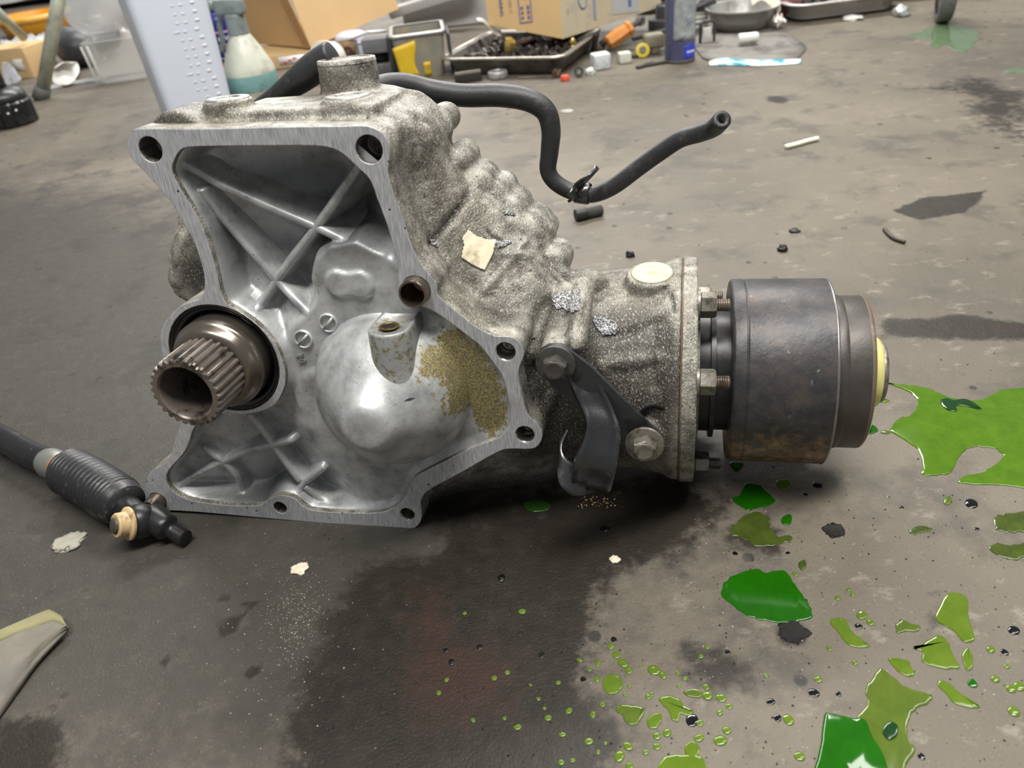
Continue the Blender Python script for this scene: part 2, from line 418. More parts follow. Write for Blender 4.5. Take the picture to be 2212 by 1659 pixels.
# ------------------------------------------------------------------ transfer case
TC = empty('transfer_case', mat=LOC)
tag(TC, 'oily cast aluminium transfer case with milled mounting face and black drum on one end', 'transfer case')
OUT = [(275, 307), (278, 329), (286, 345), (297, 357), (316, 376), (345, 408), (373, 443), (392, 474), (415, 515), (430, 553), (440, 591), (441, 623), (433, 645), (415, 651), (389, 661), (367, 683), (354, 699), (347, 723), (348, 752), (354, 785), (370, 830), (391, 868), (397, 900),
       (383, 936), (369, 980), (354, 1001), (329, 1016), (316, 1037), (314, 1066), (318, 1088), (336, 1101), (423, 1106), (589, 1121), (734, 1133), (878, 1142), (898, 1139), (908, 1128), (911, 1112), (909, 1088), (915, 1070), (933, 1055), (1000, 1019), (1073, 978), (1103, 970), (1149, 970), (1167, 957), (1172, 935), (1161, 914), (1145, 900),
       (1136, 884), (1123, 833), (1121, 798), (1132, 768), (1126, 742), (1101, 727), (1068, 725), (1027, 704), (972, 661), (946, 636), (941, 608), (901, 557), (867, 460), (848, 409), (839, 372), (842, 338), (840, 312), (829, 290), (812, 278), (788, 271), (740, 272), (600, 274), (440, 278), (294, 278), (286, 287)]
INN = [(377, 345), (389, 326), (408, 318), (471, 316), (566, 315), (677, 315), (718, 321), (740, 332), (759, 349), (777, 366), (793, 381), (804, 399), (812, 423), (820, 443), (835, 484), (851, 534), (861, 562), (860, 590), (860, 618), (870, 641), (888, 656), (908, 661), (939, 674), (982, 704), (1015, 730), (1037, 747), (1068, 788), (1085, 813), (1093, 839),
       (1099, 871), (1103, 897), (1099, 920), (1083, 940), (1065, 950), (1027, 963), (1000, 976), (960, 996), (915, 1019), (893, 1034), (878, 1066), (857, 1092), (821, 1107), (756, 1108), (680, 1103), (658, 1095), (636, 1077), (618, 1071), (600, 1070), (578, 1081), (564, 1090), (531, 1093), (474, 1090), (423, 1083), (394, 1074), (372, 1059), (360, 1037),
       (365, 1016), (394, 983), (408, 958), (417, 929), (432, 912), (465, 896), (502, 893), (527, 895), (563, 889), (590, 877), (606, 857), (616, 830), (616, 803), (606, 767), (592, 741), (568, 712), (545, 692), (513, 670), (490, 655), (478, 632), (471, 601), (459, 553), (440, 496), (421, 458), (383, 395), (372, 367)]
outL = catmull([L(*p) for p in OUT], 3, True); innL = catmull([L(*p) for p in INN], 3, True)
SHC = L(483, 777)
HOLES = [(L(325, 323), .0079), (L(797, 323), .0084), (L(1092, 760), .0066), (L(1134, 939), .0066), (L(880, 1111), .0056), (L(605, 1097), .0055), (L(899, 626), .0094), (L(341, 1081), .0074), (SHC, .0422)]
def plate(name, loops, y0, y1, bev, mats, parent):
    """flat plate in the face plane with holes, from depth y0 to y1"""
    cu = bpy.data.curves.new(name, 'CURVE'); cu.dimensions = '2D'; cu.fill_mode = 'BOTH'
    cu.extrude = (y1-y0)/2-bev; cu.bevel_depth = bev; cu.bevel_resolution = 1; cu.offset = -bev
    for lp in loops:
        s = cu.splines.new('POLY'); s.points.add(len(lp)-1); s.use_cyclic_u = True
        for k, p in enumerate(lp): s.points[k].co = (p.x, p.z, 0, 1)
    o = bpy.data.objects.new(name, cu); C.objects.link(o)
    me = bpy.data.meshes.new_from_object(o.evaluated_get(bpy.context.evaluated_depsgraph_get()))
    bpy.data.objects.remove(o)
    v = [(p.co.x, (y0+y1)/2-p.co.z, p.co.y) for p in me.vertices]; f = [tuple(p.vertices) for p in me.polygons]
    bm = bmesh.new(); vs_ = [bm.verts.new(p) for p in v]
    for q in f:
        try: bm.faces.new([vs_[i] for i in q])
        except ValueError: pass
    bmesh.ops.remove_doubles(bm, verts=bm.verts[:], dist=1e-6); bmesh.ops.recalc_face_normals(bm, faces=bm.faces[:])
    m2 = bpy.data.meshes.new(name); 
    for m in mats: m2.materials.append(m)
    bm.normal_update()
    for q in bm.faces:
        q.smooth = abs(q.normal.y) < .95
        q.material_index = 0 if q.normal.y < -.5 else len(mats)-1
    bm.to_mesh(m2); bm.free(); bpy.data.meshes.remove(me)
    o = bpy.data.objects.new(name, m2); C.objects.link(o)
    if parent: o.parent = parent
    return o
def circ(c, r, n=40): return [Vector((c.x+r*cos(2*pi*k/n), 0, c.z+r*sin(2*pi*k/n))) for k in range(n)]
fl_ = plate('mounting_flange', [outL, innL]+[circ(c, r) for c, r in HOLES], 0.0, .02, .0006, [MILL, CAST], TC)
fl_['label'] = 'milled bright mounting face with bolt holes'
FN = (0, -1, 0)
for k, (c, r) in enumerate(HOLES[:6]):
    if k in (2, 3, 4):
        prof = [(r*1.06, 0)]
        for i in range(12): prof += [(r*.99, -.0012-i*.0013), (r*.86, -.0018-i*.0013)]
        prof += [(r*.85, -.018), (0, -.019)]
        o = mesh('threaded_hole', *lathe(prof, c, FN, 24, (False, False)), CHROME, TC)
        o['label'] = 'tapped hole with bright thread'
    else:
        o = mesh('bolt_hole', *lathe([(r*1.03, -.0002), (r, -.001), (r, -.017), (r*.8, -.0185), (0, -.019)], c, FN, 32, (False, False)), plain('drilled aluminium', (120, 118, 112), .32, .8), TC)
for c, r, h in ((HOLES[6][0], .0094, .0085), (HOLES[7][0], .0073, .012)):
    o = mesh('dowel_sleeve', *lathe([(r, -.012), (r, h-.0008), (r*.96, h), (r*.84, h), (r*.82, h-.001), (r*.82, -.008), (r*.80, -.016), (0, -.017)], c, FN, 36, (False, False)), plain('worn steel sleeve', (128, 118, 106), .22, .9, dirt=(70, 58, 46), dirt_amt=.35), TC, sharp=40)
    o['label'] = 'hollow steel dowel sleeve'
# recessed web behind the face
CT = [(400, 362, -.012), (432, 352, -.022), (500, 350, -.034), (560, 360, -.042), (640, 350, -.049), (700, 360, -.052), (740, 420, -.054), (650, 450, -.044), (550, 420, -.036), (480, 385, -.026), (425, 440, -.016), (470, 475, -.027), (520, 520, -.031), (600, 530, -.037), (645, 535, -.038),
      (800, 450, -.052), (840, 520, -.046), (780, 490, -.045), (735, 520, -.036), (480, 560, -.026), (520, 620, -.025), (560, 640, -.023), (500, 640, -.02), (665, 590, -.034), (668, 625, -.026), (705, 565, -.015), (760, 528, -.016), (840, 560, -.012), (720, 620, -.0085), (760, 600, -.0085), (830, 620, -.0078), (700, 680, -.008), (790, 645, -.0082), (740, 655, -.0082), (704, 595, -.0105), (805, 580, -.0092), (755, 570, -.0098),
      (650, 720, -.008), (630, 760, -.008), (615, 690, -.016), (570, 690, -.02), (600, 660, -.024), (640, 672, -.015), (800, 680, -.006), (870, 690, -.005), (930, 720, -.005), (1000, 760, -.0045), (1050, 830, -.0045), (1080, 900, -.0045), (1050, 930, -.005), (980, 970, -.006), (900, 1010, -.006), (650, 850, -.008), (640, 800, -.0075),
      (660, 920, -.008), (700, 980, -.008), (750, 1030, -.007), (800, 1060, -.007), (850, 1070, -.007), (690, 1035, -.026), (740, 1072, -.024), (570, 920, -.028), (600, 945, -.028), (625, 1000, -.031), (530, 960, -.019), (430, 960, -.014), (400, 1020, -.013), (440, 1050, -.024), (540, 1060, -.027), (480, 1060, -.027), (600, 1030, -.029), (660, 1075, -.026), (700, 1085, -.023), (745, 1085, -.020), (785, 1085, -.01), (480, 930, -.014)]
cp = np.array([(*(lambda q: (q.x, q.z))(L(*c)), c[2]) for c in CT])
def rbf(Q):
    R = np.sqrt(((Q[:, None, :]-cp[None, :, :2])**2).sum(2)+.006**2)
    return R @ RW + RC
RC = -.02
RW = np.linalg.solve(np.sqrt(((cp[:, None, :2]-cp[None, :, :2])**2).sum(2)+.006**2)+np.eye(len(cp))*-1e-4, cp[:, 2]-RC)
inn2 = np.array([(p.x, p.z) for p in innL])
kid = [np.array((L(*p, -.008).x, L(*p, -.008).z)) for p in ((733, 612), (778, 614))]
DCX = (L(848, 842, -.006).x, L(848, 842, -.006).z)
PLAT = np.array([(L(*p, -.008).x, L(*p, -.008).z) for p in ((676, 606), (684, 560), (712, 532), (768, 524), (826, 552), (862, 600), (884, 668), (950, 690), (900, 760), (700, 780), (640, 800), (626, 745), (648, 702), (676, 680), (690, 640))])
def webh(Q):
    h = np.clip(rbf(Q), -.056, -.002); d = sdf(Q, inn2)
    pl = sst(sdf(Q, PLAT), -.009, .001); h = h*(1-pl)+(-.0078)*pl
    p2 = sst(.0775-np.hypot(Q[:, 0]-DCX[0], Q[:, 1]-DCX[1]), -.0030, .001); h = h*(1-p2)+np.maximum(h, -.0075)*p2
    kt = np.clip(((Q-kid[0])@(kid[1]-kid[0]))/((kid[1]-kid[0])@(kid[1]-kid[0])), 0, 1); dk = np.hypot(*(Q-kid[0]-kt[:, None]*(kid[1]-kid[0])).T); h = h+.0026*sst(-dk, -.0090-.0015*np.abs(kt-.5)*2, -.0070-.0015*np.abs(kt-.5)*2)
    return -.0035+(h+.0035)*sst(d, -.0008, .0065)
xs = np.arange(inn2[:, 0].min()-.004, inn2[:, 0].max()+.004, .0013); zs = np.arange(inn2[:, 1].min()-.004, inn2[:, 1].max()+.004, .0013)
QX, QZ = np.meshgrid(xs, zs); Q = np.stack([QX.ravel(), QZ.ravel()], 1); sd = sdf(Q, inn2)
keep = sd > -.0032; idx = -np.ones(len(Q), int); idx[keep] = np.arange(keep.sum()); Qk = Q[keep]; hk = np.concatenate([webh(Qk[i:i+8000]) for i in range(0, len(Qk), 8000)])
nx = len(xs); fs = []
for j in range(len(zs)-1):
    for i in range(nx-1):
        a = (j*nx+i, j*nx+i+1, (j+1)*nx+i+1, (j+1)*nx+i)
        if all(idx[q] >= 0 for q in a): fs.append(tuple(idx[q] for q in a))
def lpoly(pp, d=-.006): return np.array([(L(*p, d).x, L(*p, d).z) for p in pp])
OILP = [lpoly([(672, 418), (694, 414), (704, 440), (690, 470), (672, 476), (680, 446)], -.045), lpoly([(935, 715), (985, 705), (1040, 755), (1080, 815), (1100, 880), (1100, 915), (1060, 945), (1020, 900), (1000, 850), (960, 790), (920, 745)])]
POCKET_SHADE = [lpoly([(480, 360), (700, 330), (800, 420), (840, 520), (720, 520), (640, 480), (560, 420)], -.04), lpoly([(480, 470), (640, 530), (600, 580), (540, 540)], -.03), lpoly([(380, 1050), (560, 1090), (640, 1090), (600, 1000), (540, 1050)], -.02), lpoly([(480, 560), (540, 660), (480, 640)], -.025)]  # oily pocket floors, with the pockets' shade put into this grey
oilk = np.max([np.clip(sdf(Qk, p)/.014*.5+.5, 0, 1) for p in OILP], 0); pocket_k = np.max([np.clip(sdf(Qk, p)/.02*.5+.5, 0, 1) for p in POCKET_SHADE], 0)
web = mesh('web_panel', [(q[0], -h, q[1]) for q, h in zip(Qk, hk)], fs, WEB, TC, attrs={'oil': oilk, 'greyed': pocket_k})
web['label'] = 'recessed clean cast web behind the mounting face'
RIBS = [[(380, 350, -.006), (430, 376, -.010), (480, 405, -.013), (600, 459, -.016), (680, 493, -.016), (740, 522, -.013), (792, 548, -.011)],
        [(428, 405, -.008), (450, 440, -.011), (500, 500, -.015), (595, 608, -.016), (632, 648, -.012), (668, 684, -.0075)],
        [(800, 318, -.013), (740, 408, -.016), (680, 493, -.016), (595, 608, -.016), (545, 688, -.011)],
        [(368, 1060, -.006), (420, 1030, -.009), (480, 1001, -.010), (530, 978, -.010), (582, 966, -.010), (640, 950, -.0075)],
        [(530, 893, -.008), (560, 925, -.010), (588, 965, -.010), (620, 1010, -.010), (652, 1050, -.009)],
        [(430, 962, -.009), (458, 985, -.010), (480, 1001, -.010), (508, 1030, -.012), (522, 1062, -.014), (528, 1092, -.008)],
        [(702, 1008, -.0075), (676, 1030, -.009), (652, 1050, -.009), (630, 1078, -.006)],
        [(652, 1050, -.009), (690, 1080, -.010), (730, 1098, -.008), (755, 1108, -.006)]]
for rb in RIBS:
    ps = catmull([L(*p) for p in rb], 10); us = 33; Wd = .0105; V = []; T = []
    for i, p in enumerate(ps):
        t = (ps[min(i+1, len(ps)-1)]-ps[max(i-1, 0)]); s = Vector((-t.z, 0, t.x)).normalized()
        for k in range(us):
            o = (k/(us-1)*2-1)*Wd; V.append((p.x+s.x*o, p.z+s.z*o)); T.append((-p.y, abs(o)))
    V = np.array(V); T = np.array(T); hb = webh(V)-.0007; tt = np.repeat(np.linspace(0, 1, len(ps)), us); tap = sst(tt, 0, .06)*sst(1-tt, 0, .06)
    hr = hb-.002+(T[:, 0]-hb+.002)*tap-.0013*(T[:, 1]/.0026)**2-np.maximum(0, T[:, 1]-.0026)*3.6
    kk = .0045; d = np.clip(.5+.5*(hr-hb)/kk, 0, 1); hh = hb*(1-d)+hr*d+kk*d*(1-d)
    hh = np.minimum(hh, np.maximum(T[:, 0]+.001, hb)); out = sdf(V, inn2) < -.001; hh[out] = np.minimum(hh[out], -.004)
    n = len(ps)
    mesh('rib', [(a, -h, b) for (a, b), h in zip(V, hh)], [(i*us+k, i*us+k+1, (i+1)*us+k+1, (i+1)*us+k) for i in range(n-1) for k in range(us-1)], WEB, TC, attrs={'greyed': sst(np.abs(T[:, 1]), .006, .012)*.4})  # greyer towards the foot of the rib
# bulging dome, its oil-hole boss, cast marks
dc = L(848, 842, -.006)
pr = [(.0600, -.0036), (.0580, -.0016), (.0566, .0006), (.0558, .0030), (.0550, .007), (.0530, .0125), (.0490, .0200), (.0430, .0275), (.0360, .0342), (.0295, .0395), (.0240, .0446), (.0200, .0498), (.0170, .0532), (.0145, .0547), (.011, .0554), (0, .0557)]
dp = [(catmull([Vector((a, b, 0)) for a, b in pr], 3))][0]
v, f = lathe([(p.x, p.y) for p in dp], dc, FN, 72, (False, False))
dome = mesh('dome', v, f, WEB, TC, attrs={'oil': np.clip(sdf(np.array([(p.x, p.z) for p in v]), lpoly([(905, 760), (960, 770), (1010, 840), (1010, 920), (960, 905), (945, 830), (900, 810)], .02))/.014*.5+.5, 0, 1)*.92})
dome['label'] = 'bulging round dome with flat centre'
bc = L(864, 679, -.004); hw = .0137
def ushape(z, g=0.0, y0=.004):
    n = 14; r = hw+g
    return [Vector((bc.x-r, bc.y+y0, z))]+[Vector((bc.x-r*cos(pi*k/n), bc.y-.0225-r*.92*sin(pi*k/n), z)) for k in range(n+1)]+[Vector((bc.x+r, bc.y+y0, z))]
zt = bc.z
v, f = rings([ushape(zt-.001, -.0022), ushape(zt+.0006, -.0015), ushape(zt+.0001, -.0004), ushape(zt-.0016, 0), ushape(zt-.012, 0.0002), ushape(zt-.024, .0004), ushape(zt-.034, .0012), ushape(zt-.040, .0032), ushape(zt-.044, .0062)])
bs = mesh('oil_hole_boss', v, f, WEB, TC, attrs={'greyed': np.full(len(v), .45), 'oil': np.full(len(v), .42)}); bs['label'] = 'upright boss with a small hole in its top'
hb_ = mesh('boss_hole', *lathe([(.0068, .0008), (.0060, .0013), (.0048, .0006), (.0046, -.012), (0, -.012)], (bc.x-.0005, bc.y-.0205, zt), (0, 0, 1), 24, (False, False)), plain('brassy bore', (120, 104, 62), .3, .7), bs)
hb2 = mesh('bore_floor', *lathe([(.0042, .0014), (0, .0014)], (bc.x-.0005, bc.y-.0205, zt-.0004), (0, 0, 1), 20, (False, False)), plain('dark oil', (26, 22, 12), .1), hb_)
for px, py, rot in ((655, 733, .75), (709, 698, .8)):
    c = L(px, py, -.0066); r = .0066
    q = MB().add(lathe([(r*1.08, -.001), (r*1.03, .0007), (r*.95, .0010), (r*.86, .0007), (r*.84, -.001)], c, FN, 32, (False, False)))
    m = Matrix.Translation(c) @ Matrix.Rotation(-rot, 4, 'Y') @ Matrix.Rotation(radians(90), 4, 'X')
    q.add(box(r*1.8, .0017, .0010, m=m)); q.obj('casting_mark', WEB, TC)['label'] = 'raised round foundry mark with a slot bar'
text('casting_letter', 'M', .009, face_mat(L(649, 775, -.0070), FN, spin=radians(-72)), plain('cast letter', (140, 142, 142), .45, .4), TC, .0007)
# splined shaft in its oil seal
mesh('oil_seal', *lathe([(.0424, -.018), (.0424, -.0022), (.0415, -.0012), (.0400, -.0016), (.0388, -.0036), (.0380, -.003), (.0365, -.0042), (.0352, -.0075), (.0345, -.018)], SHC, FN, 64, (False, False)), plain('oily black seal rubber', (22, 22, 23), .18), TC)
mesh('shaft_collar', *lathe([(.0338, -.018), (.0338, .0075), (.0330, .0095), (.0322, .0100), (.0316, .0112), (.0300, .0150), (.0285, .0168), (.0262, .0176), (.0240, .0178)], SHC, FN, 72, (False, False)), STEEL, TC)
NT = 28
def tooth(k, n, r, t):
    ph = (k % 8)/8
    return 1.0 if r < .0235 else (.925 if ph < .35 else (.97 if ph in (.375, .875) else 1.0))
sp = mesh('splined_shaft', *lathe([(.0254, .008), (.0256, .010), (.0256, .0485), (.0246, .0503), (.0225, .0503), (.0198, .0503), (.0188, .0492), (.0180, .0465), (.0176, .006), (.0172, -.045), (0, -.045)], SHC, FN, NT*8, (False, False), tooth), SPLST, TC, sharp=24)
sp['label'] = 'hollow steel shaft with cut splines'

# the casting behind the face: solids fused into one skin
YD, ZD = .0901, .0939                       # the drum's axis
AX = (1, 0, 0)
def axp(x, r=0.0, a=0.0): return Vector((x, YD-r*cos(a), ZD+r*sin(a)))   # a: 0 towards the viewer's side, pi/2 up
B = MB()
def ring_solid(lo, li, y0, y1, grow=0.0):
    """tube wall between two outlines"""
    cu = plate('tmp', [lo, li], y0, y1, .0, [CAST], None); me = cu.data
    v = [p.co.copy() for p in me.vertices]; f = [tuple(p.vertices) for p in me.polygons]
    bpy.data.objects.remove(cu); return v, f
B.add(ring_solid(outL, innL, .0185, .060))
back = [Vector((p.x, .0575, p.z)) for p in outL]; ctr = Vector((-.06, .0575, .16))
B.add(rings([back, [p+Vector((0, .018, 0)) for p in back], [ctr+(p-ctr)*.93+Vector((0, .032, 0)) for p in back]]))
def slab(pp, d, n=4): return catmull([L(*p, d) for p in pp], n, True)
IN1 = [(900, 1085), (1000, 1000), (1135, 945), (1112, 900), (1108, 800), (1060, 745), (930, 650), (880, 600), (862, 500), (832, 400), (822, 330), (745, 290)]
Q0 = [(745, 272), (826, 276), (848, 318), (852, 400), (905, 560), (950, 632), (1070, 722), (1134, 758), (1126, 835), (1168, 930), (1140, 975), (1000, 1026), (925, 1072)]
Q1 = [(745, 252), (845, 256), (874, 310), (884, 415), (935, 560), (978, 640), (1090, 712), (1150, 760), (1150, 880), (1180, 940), (1150, 990), (1000, 1040), (930, 1085)]
Q2 = [(745, 232), (868, 222), (938, 276), (962, 372), (1024, 456), (1110, 545), (1190, 630), (1225, 740), (1225, 900), (1215, 985), (1175, 1045), (1000, 1088), (930, 1112)]
Q3 = [(745, 208), (905, 200), (966, 258), (988, 335), (1058, 392), (1176, 488), (1212, 572), (1250, 680), (1280, 800), (1272, 960), (1210, 1056), (1000, 1092), (930, 1110)]
Q4 = [(745, 190), (880, 192), (935, 262), (960, 345), (1030, 410), (1140, 510), (1190, 600), (1240, 700), (1270, 800), (1262, 940), (1200, 1020), (1000, 1050), (930, 1070)]
def sh(pp, dx): return [(x-dx, y) for x, y in pp]
B.add(rings([slab(Q0+IN1, -.0200), slab(Q1+IN1, -.030), slab(Q2+IN1, -.060), slab(Q3+sh(IN1, 60), -.095), slab(Q4+sh(IN1, 120), -.125), slab(Q4+sh(IN1, 120), -.14)]))
# output housing round the drum axis
B.add(lathe([(.030, .02), (.052, .05), (.064, .08), (.0685, .105), (.0715, .13), (.0745, .15), (.0765, .175), (.0795, .190), (.0832, .197), (.0832, .2022)], axp(0), AX, 72))
# lumps and bosses on it
def cap(p, q, r, r2=None):
    p, q = Vector(p), Vector(q); r2 = r2 or r; d = (q-p).normalized(); n = 8
    pr = [(r*cos(pi/2*k/5), -r*sin(pi/2*k/5)) for k in range(5, 0, -1)]+[(r, 0), (r2, (q-p).length)]+[(r2*cos(pi/2*k/5), (q-p).length+r2*sin(pi/2*k/5)) for k in range(1, 6)]
    return lathe(pr, p, d, 20)
B.add(lathe([(.024, .04), (.021, .070), (.0180, .0825), (.0170, .0835)], axp(.1815), axp(0, 1, radians(80))-axp(0), 40))     # filler plug pad
B.add(cap(axp(.128, .066, radians(80)), axp(.140, .074, radians(80)), .011))
B.add(cap(axp(.128, .074, radians(84)), axp(.138, .075, radians(84)), .009))
B.add(cap(axp(.150, .071, radians(28)), axp(.196, .076, radians(33)), .006))           # raised diagonal welt
B.add(cap(axp(.150, .074, radians(28)), axp(.190, .078, radians(-14)), .004))
def bossN(px, py, d0, r, d1, r1=None):
    """bolt boss along the mounting face's normal with its face at the pixel"""
    c = L(px, py, d0); ln = d0-d1
    return lathe([(r*.92, 0), (r, -.002), (r*1.06, -ln*.5), ((r1 or r*1.25), -ln)], c, FN, 28)
BOLTS = [(1203, 775, -.004), (1393, 948, -.004)]
B.add(bossN(1203, 775, -.007, .0125, -.10, .015)); B.add(bossN(1393, 948, -.007, .0125, -.07, .017))
B.add(cap(L(1150, 950, -.02), L(1192, 850, -.02), .006))           # small web under the upper boss
for px, py, d, r, ln in ((940, 268, -.090, .0105, .03), (984, 352, -.09, .0110, .03), (1026, 402, -.09, .0125, .03), (1072, 420, -.10, .0105, .03), (1098, 462, -.095, .0135, .03), (1140, 504, -.095, .0150, .03), (1176, 500, -.105, .0085, .02), (1198, 566, -.09, .0120, .02)):
    c = L(px, py, d); B.add(cap(c, c+Vector((0, ln, 0)), r))
# slanting ribs of the outer shell
for a, b, r in (((1008, 432, -.085), (945, 512, -.050), .0085), ((1030, 480, -.08), (985, 540, -.052), .010), ((1216, 600, -.08), (1090, 545, -.082), .008), ((1225, 640, -.07), (1180, 760, -.035), .012), ((1262, 620, -.055), (1245, 740, -.012), .0075)):
    B.add(cap(L(*a), L(*b), r))
# top ledge, two short bosses, the tall sleeve
def toplug(px0, px1, py, d0, d1, z0, z1):
    a, b = L(px0, py, d0), L(px1, py, d0); y0, y1 = -d0, -d1
    m = Matrix.Translation(((a.x+b.x)/2, (y0+y1)/2, z0)); return box(b.x-a.x, y1-y0, z1-z0, bev=.003, m=m)
zt0 = L(600, 236, -.024).z
B.add(toplug(470, 808, 236, -.023, -.085, .286, zt0))
B.add(toplug(436, 815, 250, -.019, -.075, .286, L(600, 268, -.02).z))
for px, py, r in ((491, 213, .0160), (752, 207, .0168)):
    c = L(px, py, -.040); B.add(lathe([(r*1.03, -.026), (r, -.01), (r, 0)], c, (0, 0, 1), 36))
tc_ = L(748, 128, -.088); B.add(lathe([(.0215, -.09), (.0205, -.02), (.0198, 0)], tc_, (0, 0, 1), 40))
B.add(rings([catmull([L(x, y, d) for x, y in ((790, 205), (826, 190), (905, 196), (935, 222), (975, 262), (960, 300), (800, 290))], 3, True) for d in (-.085, -.105)]))
# arch lug behind the far corner and lumps down that side
ac = L(388, 284, -.022); B.add(rings([[Vector((ac.x+.021*cos(pi*k/12)*s_, y, ac.z-.004+.0185*sin(pi*k/12)*s_)) for k in range(13)] for y, s_ in ((.018, .95), (.05, 1.0))]))
B.add(cap(L(412, 520, -.07), L(398, 600, -.065), .012, .012)); B.add(cap(L(428, 470, -.08), L(405, 560, -.08), .014))
B.add(rings([catmull([L(x, y, d) for x, y in ((440, 470), (410, 490), (380, 570), (372, 610), (384, 640), (450, 650))], 3, True) for d in (-.055, -.09)]))
body = B.obj('case_housing', CAST, TC)
m = body.modifiers.new('fuse', 'REMESH'); m.mode = 'VOXEL'; m.voxel_size = .0016
m = body.modifiers.new('soften', 'SMOOTH'); m.factor = .5; m.iterations = 5
dg = bpy.context.evaluated_depsgraph_get(); nm = bpy.data.meshes.new_from_object(body.evaluated_get(dg))
body.modifiers.clear(); body.data = nm; nm.materials.clear(); nm.materials.append(CAST)
nv = len(nm.vertices); co = np.zeros(nv*3, np.float32); nm.vertices.foreach_get('co', co); co = co.reshape(-1, 3)
for p in nm.polygons: break
nm.polygons.foreach_set('use_smooth', [True]*len(nm.polygons))
gr = np.zeros(nv)
def gspot(c, r, a=1.0): 
    global gr
    gr = np.maximum(gr, a*np.clip(1-np.sqrt(((co-np.array(c))**2).sum(1))/r, 0, 1))
gr = np.maximum(gr, sst(.030-co[:, 2], -.02, .03)*.75)  # darker towards the foot of the casting
for px, py, d, r, a in ((1360, 800, -.03, 0.063, 1.9), (1330, 900, -.02, 0.057, 1.9), (1180, 900, -.03, 0.057, 1.9), (1150, 800, -.03, 0.040, 1.9), (960, 1090, -.04, .06, 1.2), (1050, 1080, -.04, .05, 1.0), (975, 480, -.07, .03, 1.0), (1185, 660, -.04, .035, 1.0), (1080, 690, -.03, .035, .9), (1240, 570, -.08, .03, .8), (385, 262, -.04, .04, 1.6), (420, 600, -.05, .035, 1.0), (870, 600, -.03, .02, .6), (1460, 760, -.02, .05, .7)):
    gspot(L(px, py, d), r, a)  # oily patches; arch lug and slanting rib spots have shade painted in
a = nm.attributes.new('grime', 'FLOAT', 'POINT'); a.data.foreach_set('value', gr.astype(np.float32))  # grime, plus the darker foot and the shade painted at the arch lug
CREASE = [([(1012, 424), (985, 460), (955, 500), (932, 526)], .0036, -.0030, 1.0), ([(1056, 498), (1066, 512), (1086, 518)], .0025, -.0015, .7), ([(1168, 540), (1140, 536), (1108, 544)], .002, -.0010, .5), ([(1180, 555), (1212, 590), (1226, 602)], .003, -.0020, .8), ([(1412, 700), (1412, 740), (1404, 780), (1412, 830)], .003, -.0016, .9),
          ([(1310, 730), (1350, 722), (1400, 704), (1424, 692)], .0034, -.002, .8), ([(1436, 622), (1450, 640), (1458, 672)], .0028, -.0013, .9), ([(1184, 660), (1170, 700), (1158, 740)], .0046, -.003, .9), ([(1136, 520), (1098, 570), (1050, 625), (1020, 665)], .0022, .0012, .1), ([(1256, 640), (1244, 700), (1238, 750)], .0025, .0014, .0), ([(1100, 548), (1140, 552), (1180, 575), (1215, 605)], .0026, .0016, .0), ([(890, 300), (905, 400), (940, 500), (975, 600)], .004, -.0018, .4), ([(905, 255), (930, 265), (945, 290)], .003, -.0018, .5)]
CL = toL(CAM)
bv0 = BVHTree.FromPolygons([Vector(c) for c in co.astype(float)], [tuple(p.vertices) for p in nm.polygons])
nrm = np.zeros(nv*3, np.float32); nm.vertices.foreach_get('normal', nrm); nrm = nrm.reshape(-1, 3)
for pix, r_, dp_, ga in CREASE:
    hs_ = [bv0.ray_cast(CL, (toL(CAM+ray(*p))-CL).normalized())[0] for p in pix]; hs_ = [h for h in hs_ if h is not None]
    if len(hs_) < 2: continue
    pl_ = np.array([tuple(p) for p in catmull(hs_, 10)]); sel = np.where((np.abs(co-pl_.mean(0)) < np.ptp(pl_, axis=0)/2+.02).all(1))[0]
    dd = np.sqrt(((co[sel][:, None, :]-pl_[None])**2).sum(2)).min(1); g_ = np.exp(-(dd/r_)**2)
    co[sel] += nrm[sel]*(g_*dp_)[:, None]; gr[sel] = np.maximum(gr[sel], np.exp(-(dd/(r_*.8))**2)*ga*1.1)  # groove lines are darkened too, their shade put into the colour
nm.vertices.foreach_set('co', co.ravel()); nm.attributes['grime'].data.foreach_set('value', gr.astype(np.float32)); nm.update()  # grime now also holds the shade painted along the grooves
bvh = BVHTree.FromPolygons([Vector(c) for c in co.astype(float)], [tuple(p.vertices) for p in nm.polygons])
def hit(px, py, off=0.0):
    """where the sight line meets the casting, lifted off its skin"""
    d = (toL(CAM+ray(px, py))-CL).normalized(); h = bvh.ray_cast(CL, d)
    if h[0] is None: return None
    return h[0]+h[1]*off
def strip(name, pix, r, mat, parent=TC, off=0.0, n=6, rf=None):
    """a thin bead lying along the casting's skin"""
    ps = [hit(*p, off) for p in pix]; ps = [p for p in ps if p is not None]
    if len(ps) < 2: return None
    return mesh(name, *tube(catmull(ps, 5), r, n, rfn=rf), mat, parent)
